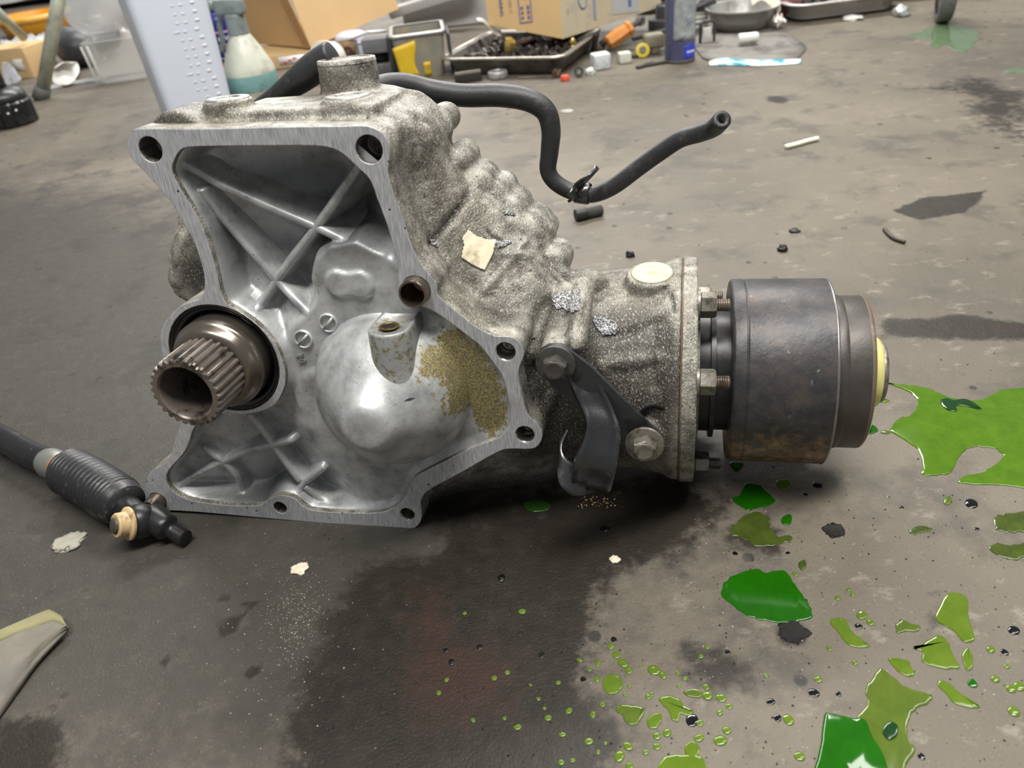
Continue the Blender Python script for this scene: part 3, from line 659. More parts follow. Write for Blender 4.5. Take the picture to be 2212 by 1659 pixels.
def patch(name, pix, mat, off=.0005, res=.0022, parent=TC, thick=.0003, rag=0.0):
    """a thin sheet following the casting's skin inside a pixel outline"""
    P = np.array(pix, float); x0, y0 = P.min(0); x1, y1 = P.max(0); st = 2.0
    gx = np.arange(x0, x1+st, st); gy = np.arange(y0, y1+st, st); V = []; ix = {}; Fs = []
    A = np.array([(x, y) for y in gy for x in gx]); s_ = sdf(A, P)
    for k, (x, y) in enumerate(A):
        if s_[k]+rag*(noise.noise((x*.11, y*.11, 3))) > -1.5:
            h = hit(x, y, off)
            if h is not None: ix[k] = len(V); V.append(h)
    nxg = len(gx)
    for j in range(len(gy)-1):
        for i in range(nxg-1):
            q = (j*nxg+i, j*nxg+i+1, (j+1)*nxg+i+1, (j+1)*nxg+i)
            if all(k in ix for k in q) and max((V[ix[q[a]]]-V[ix[q[a-1]]]).length for a in range(4)) < .006: Fs.append(tuple(ix[k] for k in q))
    o = mesh(name, V, Fs, mat, parent); return solid(o, thick, 1)
# cover plate with its joint, nuts and studs
pl = mesh('cover_plate', *lathe([(.03, .2026), (.0826, .2026), (.0834, .2033), (.0834, .2118), (.0826, .2128), (.060, .2128), (.058, .2150), (.050, .2150)], axp(0), AX, 96, (True, True), lambda k, n, r, t: 1+.012*cos(6*2*pi*k/n+.5) if r > .07 else 1), CAST, TC, sharp=35)
pl['label'] = 'round cast cover plate carrying the nuts'
mesh('joint_bead', *lathe([(.0828, .2019), (.0834, .2022), (.0834, .2027), (.0828, .2030)], axp(0), AX, 96, (False, False)), plain('rusty sealant', (96, 74, 52), .6), TC)
for px, py, ra in ((1519, 583, .0735), (1512, 616, .066), (1528, 657, .0735), (1527, 830, .0735), (1514, 980, .0735), (1500, 1010, .070)):
    d = (toL(CAM+ray(px, py))-CL).normalized(); t = (.219-CL.x)/d.x; q = CL+d*t; an = atan2(q.z-ZD, YD-q.y)
    p = axp(.2128, ra, an)
    mesh('washer', *lathe([(.0105, 0), (.0105, .0016), (.0065, .0020)], p, AX, 28), DULLST, TC, sharp=40)
    nt = mesh('nut', *hexnut(p+Vector((.0018, 0, 0)), AX, .0088, .0105, an*1.7+.3), DULLST, TC, sharp=35)
    mesh('stud', *threaded(p+Vector((.0118, 0, 0)), AX, .0045, .0095), plain('rusty thread', (124, 114, 102), .38, .6, dirt=(80, 66, 54), dirt_amt=.4, dirt_scale=120), nt, sharp=40)
# neck, drum
mesh('drive_neck', *lathe([(.046, .210), (.046, .2225), (.0505, .2230), (.0505, .2262), (.045, .2266), (.045, .2375), (.042, .238)], axp(0), AX, 72, (False, True)), DARKST, TC, sharp=35)
dr = mesh('coupling_drum', *lathe([(.030, .2362), (.0655, .2362), (.0668, .2372), (.0673, .2384), (.0673, .2452), (.0668, .2456), (.0667, .2462), (.0671, .2468), (.0673, .2475), (.0673, .3014), (.0670, .3027), (.0660, .3033), (.0565, .3034), (.050, .3034)], axp(0), AX, 128, (True, True)), DRUM, TC, sharp=30)
dr['label'] = 'black painted coupling drum with rusty underside'
rm = mesh('drum_rim', *lathe([(.0672, .3016), (.0675, .3018), (.0676, .3027), (.0668, .3034), (.0640, .3036)], axp(0), AX, 128, (False, False)), plain('bare scraped steel', (136, 136, 134), .32, .75, dirt=(70, 68, 66), dirt_amt=.4), dr)
er = mesh('end_ring', *lathe([(.048, .3025), (.0556, .3027), (.0560, .3036), (.0560, .3092), (.0554, .3112), (.0550, .3118), (.0550, .3262), (.0545, .3276), (.0532, .3284), (.047, .3286), (.028, .3286), (.020, .3286)], axp(0), AX, 112, (False, True)), plain('scuffed grey brown steel', (74, 71, 67), .42, .45, scale=70, bump=.1, dirt=(60, 56, 53), dirt_amt=.6, dirt_scale=30), TC, sharp=30)
er['label'] = 'smaller scuffed steel ring on the end of the drum'
mesh('rust_edge', *lathe([(.0551, .3256), (.0548, .3274), (.0534, .3286), (.0520, .3288)], axp(0), AX, 112, (False, False)), plain('rust on bare edge', (112, 98, 82), .5, .4, scale=40, dirt=(160, 148, 132), dirt_amt=.5, dirt_scale=30), er)
mesh('end_hub', *lathe([(.027, .327), (.0265, .336), (.0245, .3400), (.022, .3405)], axp(0), AX, 64), plain('pale yellow grease cap', (206, 200, 128), .3, var=.06), TC)['label'] = 'pale yellow hub cap'
mesh('hub_clip', *lathe([(.0215, .339), (.0225, .3415), (.0215, .3436), (.012, .3438)], axp(0), AX, 48), DULLST, TC)
# filler plug
pa = radians(80); pd = axp(0, 1, pa)-axp(0)
pg = mesh('filler_plug', *lathe([(.0146, .0815), (.0146, .0838), (.0139, .0844), (.0124, .0841), (.0092, .0837), (.0080, .0841), (.005, .0843), (0, .0843)], axp(.1815), pd, 48, (False, False)), plain('pale corroded plug', (162, 155, 138), .5, .3, scale=60, bump=.15, dirt=(176, 132, 84), dirt_amt=.35, dirt_scale=45), TC)
pg['label'] = 'round pale filler plug with rusty edge'
# clamp bracket on its two bolts
tA, tB = L(1203, 778, -.0035), L(1393, 950, -.0035)
ux = (tB-tA).normalized(); uz = Vector((-ux.z, 0, ux.x)); lt = (tB-tA).length
if uz.z < 0: uz = -uz
hwid = .0135
out = []
for k in range(9): a = pi/2+pi*k/8; out.append(tA+ux*(hwid*cos(a))+uz*(hwid*sin(a)))
out += [tA+ux*.014-uz*.0145, tA+ux*(lt*.62)-uz*.0118]
for k in range(9): a = -pi/2+pi*k/8; out.append(tB+ux*(.0125*cos(a))+uz*(.0125*sin(a)))
out += [tA+ux*(lt*.6)+uz*.0135, tA+ux*.018+uz*.0150]
hb = mesh('clamp_bracket', *prism([p+Vector((0, -.0012, 0)) for p in out], .0034, (0, -1, 0), .0005), plain('oily grey bracket steel', (66, 68, 71), .34, .55, scale=110, dirt=(36, 36, 36), dirt_amt=.5, dirt_scale=55), TC, sharp=40)
hb['label'] = 'black steel clamp bracket held by two bolts'
# the tongue: a strip that leaves the plate, steps out and curls round into a hook
def tongue(path, wd):
    V = []; n = len(path); ps = catmull(path, 6)
    for i, (p) in enumerate(ps):
        t = i/(len(ps)-1); w2 = wd(t)
        for k in range(9):
            s_ = k/8*2-1; e = abs(s_)**2.5*.0042
            V.append(p+Vector((s_*w2, -e, s_*w2*-.12)))
    return V, [(i*9+k, i*9+k+1, (i+1)*9+k+1, (i+1)*9+k) for i in range(len(ps)-1) for k in range(8)]
tg = [L(1296, 790, .002), L(1290, 835, .004), L(1294, 885, .007), L(1308, 925, .012), L(1310, 962, .020), L(1300, 1000, .027), L(1290, 1036, .026), L(1288, 1052, .016), L(1296, 1056, .004), L(1300, 1050, -.004)]
tg = [L(1252, 786, -.0055), L(1268, 826, -.003), L(1290, 872, .003), L(1303, 910, .010), L(1300, 950, .016), L(1290, 988, .0215), L(1283, 1020, .0225), L(1278, 1044, .0170), L(1274, 1046, .008), L(1276, 1040, 0)]
to = mesh('clamp_tongue', *tongue(tg, lambda t: .0105+.0028*sst(t, .35, .6)), GLOSSBLK, hb); solid(to, .0034, 0)
to['label'] = 'glossy black curved clamp tongue'
tj = [L(1222, 975, -.001), L(1212, 1000, .008), L(1216, 1030, .016), L(1240, 1050, .018), L(1268, 1050, .012)]
V = []
for p in catmull(tj, 6):
    for k in range(7): V.append(p+Vector((.001*k/6, .013*(k/6-.8), .0165*(k/6))))
lp_ = mesh('clamp_lip', V, [(i*7+k, i*7+k+1, (i+1)*7+k+1, (i+1)*7+k) for i in range(len(V)//7-1) for k in range(6)], GLOSSBLK, hb); solid(lp_, .0026, 0)
for c, mt in ((tA, plain('oil darkened bolt', (84, 82, 78), .4, .5, scale=120, bump=.15, dirt=(50, 48, 44), dirt_amt=.5, dirt_scale=120)), (tB, DULLST)):
    q = c+Vector((0, -.0046, 0))
    bo = mesh('flange_bolt', *lathe([(.0128, 0), (.0132, .001), (.0128, .0022), (.0088, .0032)], q, FN, 40), mt, TC, sharp=40)
    mesh('bolt_head', *hexnut(q+Vector((0, -.0025, 0)), FN, .0086, .0085, .35), mt, bo, sharp=35)
    mesh('bolt_top', *lathe([(.0068, 0), (.0062, .0006), (.0045, .0002), (0, .0003)], q+Vector((0, -.0110, 0)), FN, 32), mt, bo)
# details on the casting's skin
LABELP = plain('torn paper label', (222, 212, 184), .7, var=.05, scale=90, dirt=(168, 154, 124), dirt_amt=.4, dirt_scale=60)
patch('paper_label', [(1011, 497), (1028, 510), (1050, 518), (1070, 520), (1064, 548), (1046, 584), (1020, 572), (996, 556), (1002, 530), (998, 514)], LABELP, .0008)['label'] = 'torn cream paper label'
def mat_foil():
    t = Nt('wet silvery residue'); n = t.noise(900, 3, .7)
    t.set(color=t.ramp(n, [(.42, s2l((74, 74, 76))), (.55, s2l((190, 190, 192))), (.65, s2l((244, 244, 246)))]), metal=.6, rough=.15); t.bump(n, .9, .002); return t.m
FOIL = mat_foil()
for pp in ([(1196, 634), (1254, 626), (1252, 668), (1238, 676), (1192, 662)], [(1280, 683), (1310, 686), (1334, 700), (1328, 722), (1302, 724), (1286, 706)], [(1072, 524), (1106, 518), (1098, 530), (1074, 536)], [(1086, 456), (1114, 460), (1112, 466), (1090, 464)], [(926, 514), (940, 518), (946, 534), (932, 530)]):
    patch('silvery_residue', pp, FOIL, .0007, rag=5)
h0 = hit(1414, 902)
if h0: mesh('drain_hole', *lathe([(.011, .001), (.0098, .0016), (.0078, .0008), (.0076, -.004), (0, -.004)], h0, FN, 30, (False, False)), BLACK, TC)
# paint-red edge under the face
# hoses
hp = [L(x, y, d) for x, y, d in ((800, 196, -.15), (838, 184, -.165), (880, 184, -.175), (930, 196, -.18), (1000, 206, -.18), (1080, 206, -.18), (1140, 216, -.18), (1178, 240, -.18), (1190, 280, -.18), (1187, 330, -.18), (1184, 368, -.18), (1200, 394, -.18), (1236, 414, -.18), (1280, 420, -.178), (1326, 402, -.175), (1380, 362, -.172), (1430, 326, -.168), (1470, 300, -.165), (1510, 288, -.16), (1542, 276, -.152), (1560, 258, -.140))]
hr = lambda t: .0075 if t < .52 else (.0075-.0006*(t-.52)/.48)
hs = mesh('breather_hose', *tube(catmull(hp, 7), .0075, 20, rfn=lambda t: .0088-.0022*sst(t, .25, .55), hollow=.42), RUBBER, TC)
hs['label'] = 'long bent black breather hose with open end'
c0 = L(1262, 404, -.170); 
V, Fq = ngrid(lambda u, v: L(1226+58*u+8*sin(v*3), 428-64*u+16*(v-.5)*(1+.8*sin(u*6)), -.160-.006*sin(u*7)-.004*v), 12, 5)
kp = mesh('hose_clip', V, Fq, GLOSSBLK, hs); solid(kp, .0022, 0)
V, Fq = lathe([(.0082, -.006), (.0088, -.005), (.0088, .005), (.0082, .006)], hp[13]*.5+hp[12]*.5, hp[13]-hp[12], 20, (False, False))
mesh('clip_band', V, Fq, GLOSSBLK, hs)
sp_ = [L(x, y, d) for x, y, d in ((560, 236, -.12), (592, 212, -.108), (636, 180, -.102), (680, 146, -.102), (706, 128, -.102), (722, 119, -.102))]
ss = catmull(sp_, 6); m_ = len(ss)
sh_ = mesh('vent_hose', *tube(ss, 0, 20, rfn=lambda t: (.0070+.0035*sst(t, .15, .6))*(1 if t < .93 else sqrt(max(.02, 1-((t-.93)/.07)**2)))), RUBBER, TC)
sh_['label'] = 'short black vent hose sticking up behind the top edge'
for px, py, r in ((491, 213, .0125), (752, 207, .0130)):
    c = L(px, py, -.040)+Vector((0, 0, .0001))
    mesh('boss_face', *lathe([(r*1.15, -.0006), (r*1.12, .0006), (r*.66, .0008), (r*.60, 0), (r*.58, -.006), (0, -.006)], c, (0, 0, 1), 40, (False, False)), plain('scraped boss face', (150, 149, 143), .4, .4, var=.2, scale=200, bump=.2, dirt=(96, 94, 88), dirt_amt=.5, dirt_scale=90), TC)
mesh('sleeve_face', *lathe([(.0200, -.002), (.0196, .0006), (.0165, .0008), (.0160, -.002), (.0158, -.012), (0, -.012)], tc_, (0, 0, 1), 40, (False, False)), CAST, TC)
for k, (px, py, d) in enumerate(((497, 778, 0),)): pass

# ------------------------------------------------------------------ coolant on the floor
GREEN = mat_coolant('deep green coolant', (24, 96, 4), (34, 118, 8), .06)  # thick coolant; also carries the dark reflection painted in the bottom puddle
OLIVE = mat_coolant('coolant film with pale reflection', (84, 108, 34), (112, 134, 46), .10)  # film colour with the pale ceiling reflection put in
LIME = mat_coolant('bright coolant', (92, 126, 26), (122, 148, 46), .05)
MOTT = mat_coolant('dirty coolant film', (58, 70, 26), (92, 112, 42), .12)
def puddle(pp, mat, th=.0005, sub=5, rag=.0, name='coolant_puddle', parent=None, z0=.0002):
    P = catmull([fl(*p) for p in pp], sub, True)
    ar = sum(P[i].x*P[(i+1) % len(P)].y-P[(i+1) % len(P)].x*P[i].y for i in range(len(P)))
    if ar < 0: P.reverse()
    n = len(P); nr = []
    for i in range(n):
        t = (P[(i+1) % n]-P[i-1]); nr.append(Vector((t.y, -t.x, 0)).normalized())
    if rag: P = [p+q*(rag*noise.noise((p.x*300, p.y*300, 1))+rag*.6*noise.noise((p.x*800, p.y*800, 4))) for p, q in zip(P, nr)]
    sz = min(max(p.x for p in P)-min(p.x for p in P), max(p.y for p in P)-min(p.y for p in P)); ed = min(.0016, sz*.12)
    rs = [[Vector((p.x, p.y, z0)) for p in P]]+[[Vector((p.x-q.x*ed*a, p.y-q.y*ed*a, z0+th*b)) for p, q in zip(P, nr)] for a, b in ((.12, .45), (.4, .8), (1, 1))]
    v, f = rings(rs, (False, True))
    c = sum(v[:n], Vector())/n; m = Vector((c.x, c.y, 0))
    return mesh(name, [p-m for p in v], f, mat, parent), m
def pud(pp, mat, label, group=None, **kw):
    o, m = puddle(pp, mat, **kw); o.location = m; tag(o, label, 'puddle', group); return o
BIG = [(1910, 827), (1951, 831), (2002, 838), (2028, 849), (2063, 862), (2112, 865), (2140, 854), (2163, 843), (2186, 840), (2240, 841), (2262, 900), (2262, 1000), (2240, 1052), (2176, 1050), (2144, 1047), (2073, 1045), (2086, 1027), (2118, 1023), (2140, 1010), (2166, 989), (2157, 973), (2134, 967), (2095, 967), (2073, 986), (2054, 1021), (2031, 1026), (1992, 1026), (1992, 1002), (1983, 973), (1963, 957), (1931, 938), (1922, 928), (1941, 905), (1970, 896), (1980, 873), (1976, 857), (1957, 844), (1928, 833)]
pud(BIG, mat_coolant('green coolant', (72, 116, 14), (102, 142, 30), .07), 'largest green coolant puddle, curling round a bare patch beside the drum', rag=.0012, sub=4)
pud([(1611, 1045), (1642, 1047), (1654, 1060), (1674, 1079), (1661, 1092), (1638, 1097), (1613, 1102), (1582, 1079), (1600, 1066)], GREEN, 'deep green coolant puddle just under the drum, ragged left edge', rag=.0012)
pud([(1606, 1115), (1635, 1108), (1661, 1118), (1664, 1137), (1680, 1160), (1706, 1155), (1709, 1169), (1674, 1176), (1635, 1181), (1606, 1163), (1574, 1153), (1590, 1134)], MOTT, 'thin mottled olive coolant film below the deep green puddle', rag=.002, th=.0004)
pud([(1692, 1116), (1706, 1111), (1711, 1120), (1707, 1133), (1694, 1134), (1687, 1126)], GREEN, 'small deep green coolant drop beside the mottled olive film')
pud([(1678, 1039), (1700, 1036), (1710, 1046), (1704, 1055), (1690, 1058), (1679, 1050)], LIME, 'small pale olive coolant drop below the rusty drum edge')
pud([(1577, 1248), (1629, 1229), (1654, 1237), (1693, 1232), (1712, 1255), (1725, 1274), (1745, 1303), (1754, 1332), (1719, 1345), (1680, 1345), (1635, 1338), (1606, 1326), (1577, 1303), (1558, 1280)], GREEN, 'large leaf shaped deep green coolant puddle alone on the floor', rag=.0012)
pud([(1798, 1337), (1825, 1337), (1838, 1361), (1860, 1380), (1880, 1396), (1854, 1400), (1828, 1390), (1809, 1364), (1794, 1348)], LIME, 'slanting finger shaped lime coolant puddle right of the leaf shaped one')
pud([(2044, 1284), (2066, 1280), (2089, 1293), (2092, 1329), (2102, 1364), (2105, 1383), (2083, 1388), (2060, 1364), (2021, 1338), (2031, 1306)], LIME, 'lime coolant puddle with bright rim, topmost of the cluster of five')
pud([(2002, 1383), (2031, 1372), (2047, 1387), (2057, 1412), (2073, 1441), (2047, 1446), (2015, 1440), (1992, 1429), (1992, 1409), (1970, 1400), (1992, 1393)], LIME, 'kite shaped lime coolant puddle in the middle of the cluster', rag=.0008)
pud([(1918, 1422), (1957, 1425), (1967, 1438), (1976, 1457), (1960, 1462), (1935, 1445)], LIME, 'small slanted lime coolant puddle left of the kite shaped one', rag=.0008)
pud([(2028, 1470), (2047, 1474), (2073, 1496), (2099, 1512), (2118, 1528), (2095, 1530), (2060, 1519), (2044, 1499), (2026, 1482)], LIME, 'long slug shaped lime coolant puddle below the kite shaped one')
pud([(2082, 1404), (2092, 1400), (2101, 1420), (2100, 1445), (2088, 1448), (2079, 1422)], LIME, 'narrow upright lime coolant puddle beside the kite shaped one', rag=.0006)
pud([(2090, 1472), (2102, 1467), (2112, 1480), (2106, 1486), (2093, 1482)], GREEN, 'tiny dark green coolant drop near the slug shaped puddle')
pud([(1936, 1350), (1950, 1338), (1966, 1346), (1988, 1352), (1984, 1362), (1958, 1366), (1938, 1368)], OLIVE, 'ragged faint olive coolant smear above the kite shaped puddle', rag=.0012, th=.0004)
pud([(1850, 1326), (1862, 1320), (1874, 1328), (1868, 1338), (1854, 1336)], LIME, 'round lime coolant drop above the finger shaped puddle')
pud([(1899, 1445), (1915, 1451), (1951, 1480), (1983, 1493), (2015, 1503), (2005, 1519), (1976, 1535), (1960, 1564), (1963, 1602), (1980, 1622), (1957, 1651), (1950, 1700), (1860, 1700), (1842, 1610), (1848, 1554), (1873, 1522), (1870, 1486), (1884, 1468)], OLIVE, 'big olive coolant puddle with pale reflection in its colour, touching the deep green part', rag=.0010)  # reflected ceiling grey is put into the olive
pud([(1783, 1541), (1806, 1545), (1841, 1551), (1870, 1557), (1883, 1589), (1912, 1641), (1909, 1700), (1764, 1700), (1774, 1602), (1778, 1560)], GREEN, 'deep green dark reflection in the olive coolant puddle, cut off at the bottom', rag=.0006, th=.0014)  # mirrored dark put in as a separate deep green sheet
pud([(1905, 1580), (1920, 1562), (1938, 1570), (1936, 1592), (1918, 1600)], plain('oil and dark reflection', (20, 52, 22), .1), 'round dark drop lying in the pale olive puddle', z0=.0013, th=.0004)
pud([(2030, 868), (2045, 862), (2060, 866), (2085, 864), (2110, 876), (2120, 888), (2090, 880), (2066, 878), (2066, 890), (2044, 886)], plain('oil and dark reflection', (20, 52, 22), .1), 'dark green reflection painted on the largest coolant puddle', z0=.0012, th=.0003)  # a mirrored dark shape, laid on as a coloured sheet
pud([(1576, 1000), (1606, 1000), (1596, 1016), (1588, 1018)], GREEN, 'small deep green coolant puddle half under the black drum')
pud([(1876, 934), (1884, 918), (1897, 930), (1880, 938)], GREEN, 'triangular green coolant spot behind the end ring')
pud([(1893, 856), (1908, 862), (1922, 866), (1910, 870), (1894, 866)], LIME, 'small coolant spot under the yellow hub cap')
pud([(1902, 934), (1912, 930), (1924, 934), (1914, 938)], OLIVE, 'coolant fleck between end ring and largest puddle')
pud([(1132, 1086), (1160, 1080), (1188, 1088), (1184, 1102), (1150, 1106), (1134, 1098)], plain('dark coolant film', (30, 62, 14), .15), 'dim green coolant spot in the shade of the case', rag=.0012)
pud([(2148, 1120), (2180, 1108), (2230, 1106), (2230, 1146), (2180, 1150), (2150, 1140)], MOTT, 'mottled dark green coolant film at the edge, upper of two', rag=.003, th=.0004)
pud([(2136, 1184), (2180, 1176), (2230, 1180), (2230, 1204), (2170, 1206)], MOTT, 'mottled olive coolant film at the edge, lower of two', rag=.003, th=.0004)
pud([(1964, 1146), (1990, 1136), (2014, 1142), (1996, 1150), (1972, 1154)], MOTT, 'faint olive coolant smear on open floor below the largest puddle', rag=.002, th=.0003)
pud([(2040, 1076), (2052, 1072), (2056, 1084), (2046, 1092), (2038, 1086)], OLIVE, 'little olive coolant drop under the lobe of the largest puddle')
pud([(1725, 1216), (1738, 1210), (1742, 1222), (1734, 1232), (1726, 1226)], MOTT, 'little dark olive drop above the leaf shaped puddle')
pud([(1302, 1470), (1318, 1456), (1338, 1462), (1346, 1480), (1336, 1496), (1316, 1500), (1304, 1488)], LIME, 'biggest round lime drop among the spatter before the case')
pud([(1336, 1524), (1356, 1522), (1376, 1526), (1394, 1530), (1386, 1552), (1372, 1566), (1352, 1562), (1346, 1546), (1330, 1536)], OLIVE, 'ragged olive blob below the biggest round drop', rag=.001)
pud([(1396, 1558), (1408, 1544), (1424, 1540), (1430, 1556), (1420, 1572), (1404, 1574)], LIME, 'oval lime drop between two ragged blobs', rag=.0005)
pud([(1424, 1510), (1446, 1502), (1466, 1510), (1480, 1526), (1500, 1536), (1490, 1546), (1470, 1544), (1464, 1560), (1450, 1556), (1444, 1536), (1430, 1524)], LIME, 'forked lime coolant blob in the spatter', rag=.0008)
pud([(1430, 1640), (1470, 1630), (1520, 1640), (1520, 1700), (1420, 1700)], LIME, 'lime coolant puddle at the lower edge below the spatter', rag=.001)
pud([(1476, 1494), (1500, 1488), (1520, 1498), (1510, 1508), (1486, 1504)], OLIVE, 'flat olive drop right of the forked blob')
pud([(1478, 1614), (1494, 1600), (1512, 1616), (1506, 1636), (1486, 1636)], LIME, 'lime drop above the puddle at the lower edge')
pud([(1962, 78), (1990, 66), (2030, 52), (2080, 56), (2112, 70), (2108, 92), (2070, 112), (2040, 98), (2020, 104), (2000, 84)], mat_coolant('pale wet film', (92, 122, 84), (128, 150, 116), .05), 'wet greenish coolant film on the floor under the caster wheel', rag=.012, th=.0006)
pud([(2168, 152), (2200, 147), (2230, 150), (2230, 156), (2180, 157)], mat_coolant('pale wet film', (92, 122, 84), (128, 150, 116), .05), 'thin pale green wet streak far back by the edge', th=.0005)
# spatter: single drops
rd = random.Random(11)
drops = []
for x, y, r in ((1320, 1396, 7), (1331, 1415, 8), (1346, 1433, 10), (1358, 1449, 8), (1252, 1426, 5), (1292, 1433, 6), (1413, 1448, 11), (1432, 1459, 8), (1289, 1468, 7), (1360, 1482, 4), (1407, 1500, 5), (1273, 1447, 4), (1206, 1475, 4), (1163, 1510, 4), (1176, 1530, 4), (1229, 1536, 6), (1301, 1522, 5), (1281, 1544, 6), (1184, 1551, 6), (1118, 1571, 6), (965, 1469, 5), (948, 1497, 5), (1272, 1602, 9), (1338, 1634, 11), (1356, 1612, 9), (1419, 1590, 8), (1441, 1583, 9), (1419, 1613, 7), (1395, 1625, 6), (1212, 1647, 6), (1237, 1643, 5), (1360, 1655, 8), (1215, 1587, 6), (1096, 1453, 5), (1068, 1465, 5), (1004, 1325, 4), (1128, 1321, 6), (1464, 1454, 5), (1480, 1466, 5), (1466, 1482, 4), (1384, 1440, 3), (1400, 1505, 6), (1350, 1500, 4), (1090, 1552, 4), (1022, 1556, 4), (1146, 1480, 3), (1292, 1625, 5), (1308, 1606, 4),
                (1528, 1503, 10), (1558, 1508, 8), (1575, 1526, 6), (1555, 1540, 7), (1703, 1555, 9), (1727, 1634, 9), (1718, 1240, 5), (1606, 1273, 5), (1810, 1292, 5), (1834, 1274, 4), (1842, 1284, 4), (1880, 1345, 6), (1847, 1432, 5), (1655, 1460, 5), (1768, 1468, 6), (1791, 1401, 5), (1525, 1484, 6), (1514, 1418, 5), (1528, 1398, 5), (2140, 1403, 7), (2150, 1467, 8), (2184, 1488, 8), (2202, 1483, 8), (2190, 1537, 9), (2175, 1440, 5), (1512, 1562, 6), (1570, 1578, 8), (1510, 1594, 8), (1556, 1600, 10)):
    drops.append((x, y, r))
D0 = None
for x, y, r in drops:
    c = fl(x, y); R_ = r*(c-Vector(CAM)).length/F
    v, f = lathe([(1, 0), (.96, .10), (.8, .22), (.5, .31), (0, .34)], n=14, cap=(False, False))
    if D0 is None:
        D0 = mesh('coolant_drop', v, f, LIME); o = D0
    else:
        o = D0.copy(); C.objects.link(o)
    o.location = (c.x, c.y, .0002); o.scale = (R_*rd.uniform(.85, 1.2), R_*rd.uniform(.85, 1.2)*1.15, R_*.75); o.rotation_euler = (0, 0, rd.uniform(0, 6))
    zn = 0 if x < 1190 and y > 1440 or x < 1010 else (1 if x < 1500 else 2)
    tag(o, ('small green coolant drop on the reddish brown stain', 'small green coolant drop in the dense spatter round the biggest round drop', 'small green coolant drop scattered among the lime and leaf shaped puddles')[zn], 'coolant drop', ('coolant drops on the reddish stain', 'coolant drops of the dense spatter', 'coolant drops among the puddles')[zn])
# dark oil drops
OILD = plain('black oil', (14, 16, 16), .08)
first = None
for x, y, r in ((1758, 1497, 9), (1680, 1551, 7), (1665, 1516, 7), (1767, 1048, 9), (2098, 1088, 11), (1572, 1409, 5), (1811, 1499, 5), (1738, 1298, 5), (1307, 1142, 9), (1083, 1248, 8), (1495, 1556, 12), (1260, 1468, 6), (1326, 1382, 6), (2190, 1362, 9), (2170, 1409, 6), (1855, 1353, 6), (1588, 1196, 5), (1702, 1195, 4), (2110, 1143, 4), (1990, 1634, 6), (1947, 1096, 4), (1170, 1415, 6), (975, 1430, 6), (1037, 1398, 6), (1740, 1068, 4), (963, 1405, 5)):
    c = fl(x, y); R_ = r*(c-Vector(CAM)).length/F
    if first is None: first = mesh('oil_drop', *lathe([(1, 0), (.96, .08), (.8, .18), (.5, .25), (0, .28)], n=14, cap=(False, False)), OILD); o = first
    else: o = first.copy(); C.objects.link(o)
    o.location = (c.x, c.y, .0002); o.scale = (R_, R_*1.2, R_*.6); o.rotation_euler = (0, 0, rd.uniform(0, 6))
    if x > 1600: tag(o, 'small black oil drop among the green coolant puddles', 'oil drop', 'oil drops among the puddles')
    else: tag(o, 'small black oil drop on the dark stained floor before the case', 'oil drop', 'oil drops on the stain')
def scatter(name, n, fn, size, mat, label, seed=3, flat=.6):
    r_ = random.Random(seed); M_ = MB()
    for k in range(n):
        p = fn(r_); s_ = size*r_.uniform(.4, 1.5)
        vs_ = [Vector((p.x+s_*r_.uniform(.5, 1)*cos(a+k), p.y+s_*r_.uniform(.5, 1)*sin(a+k), .0001)) for a in (0, 2.1, 4.2)]
        M_.add((vs_+[Vector((p.x, p.y, .0001+s_*flat))], [(0, 1, 3), (1, 2, 3), (2, 0, 3), (2, 1, 0)]))
    o = M_.obj(name, mat, smooth=False); tag(o, label, 'debris', kind='stuff'); return o
SPARK = plain('bright metal filings', (236, 232, 216), .3, .4)
def gsp(cx, cy, sx, sy): return lambda r_: fl(min(2300, max(-50, r_.gauss(cx, sx))), r_.gauss(cy, sy))
scatter('metal_filings', 420, gsp(640, 1330, 38, 58), .00042, SPARK, 'glittering metal filings strewn on the floor before the case')
scatter('metal_filings', 90, gsp(600, 1420, 90, 90), .0006, SPARK, 'sparser glittering filings further forward on the floor', 5)
scatter('grit', 260, lambda r_: fl(r_.uniform(1480, 2212), r_.uniform(1060, 1655)), .00055, SPARK, 'pale bright grit among the coolant puddles', 6)
scatter('grit', 420, lambda r_: fl(r_.uniform(700, 2212), r_.uniform(1050, 1655)), .0009, plain('black grit', (30, 29, 27), .5), 'fine black grit over the stained floor', 7)
scatter('grit', 200, lambda r_: fl(r_.uniform(0, 2212), r_.uniform(300, 1050)), .0014, plain('grey grit', (70, 66, 60), .7), 'coarse grey grit over the open floor', 8)
scatter('grit', 60, lambda r_: fl(r_.uniform(0, 900), r_.uniform(1100, 1655)), .0007, plain('pale grit', (150, 144, 130), .6), 'pale grit on the grey damp floor', 9)
scatter('grit', 60, gsp(1290, 1085, 26, 7), .0009, plain('tan crumbs', (196, 164, 122), .7), 'tan crumbs under the clamp bracket', 10)

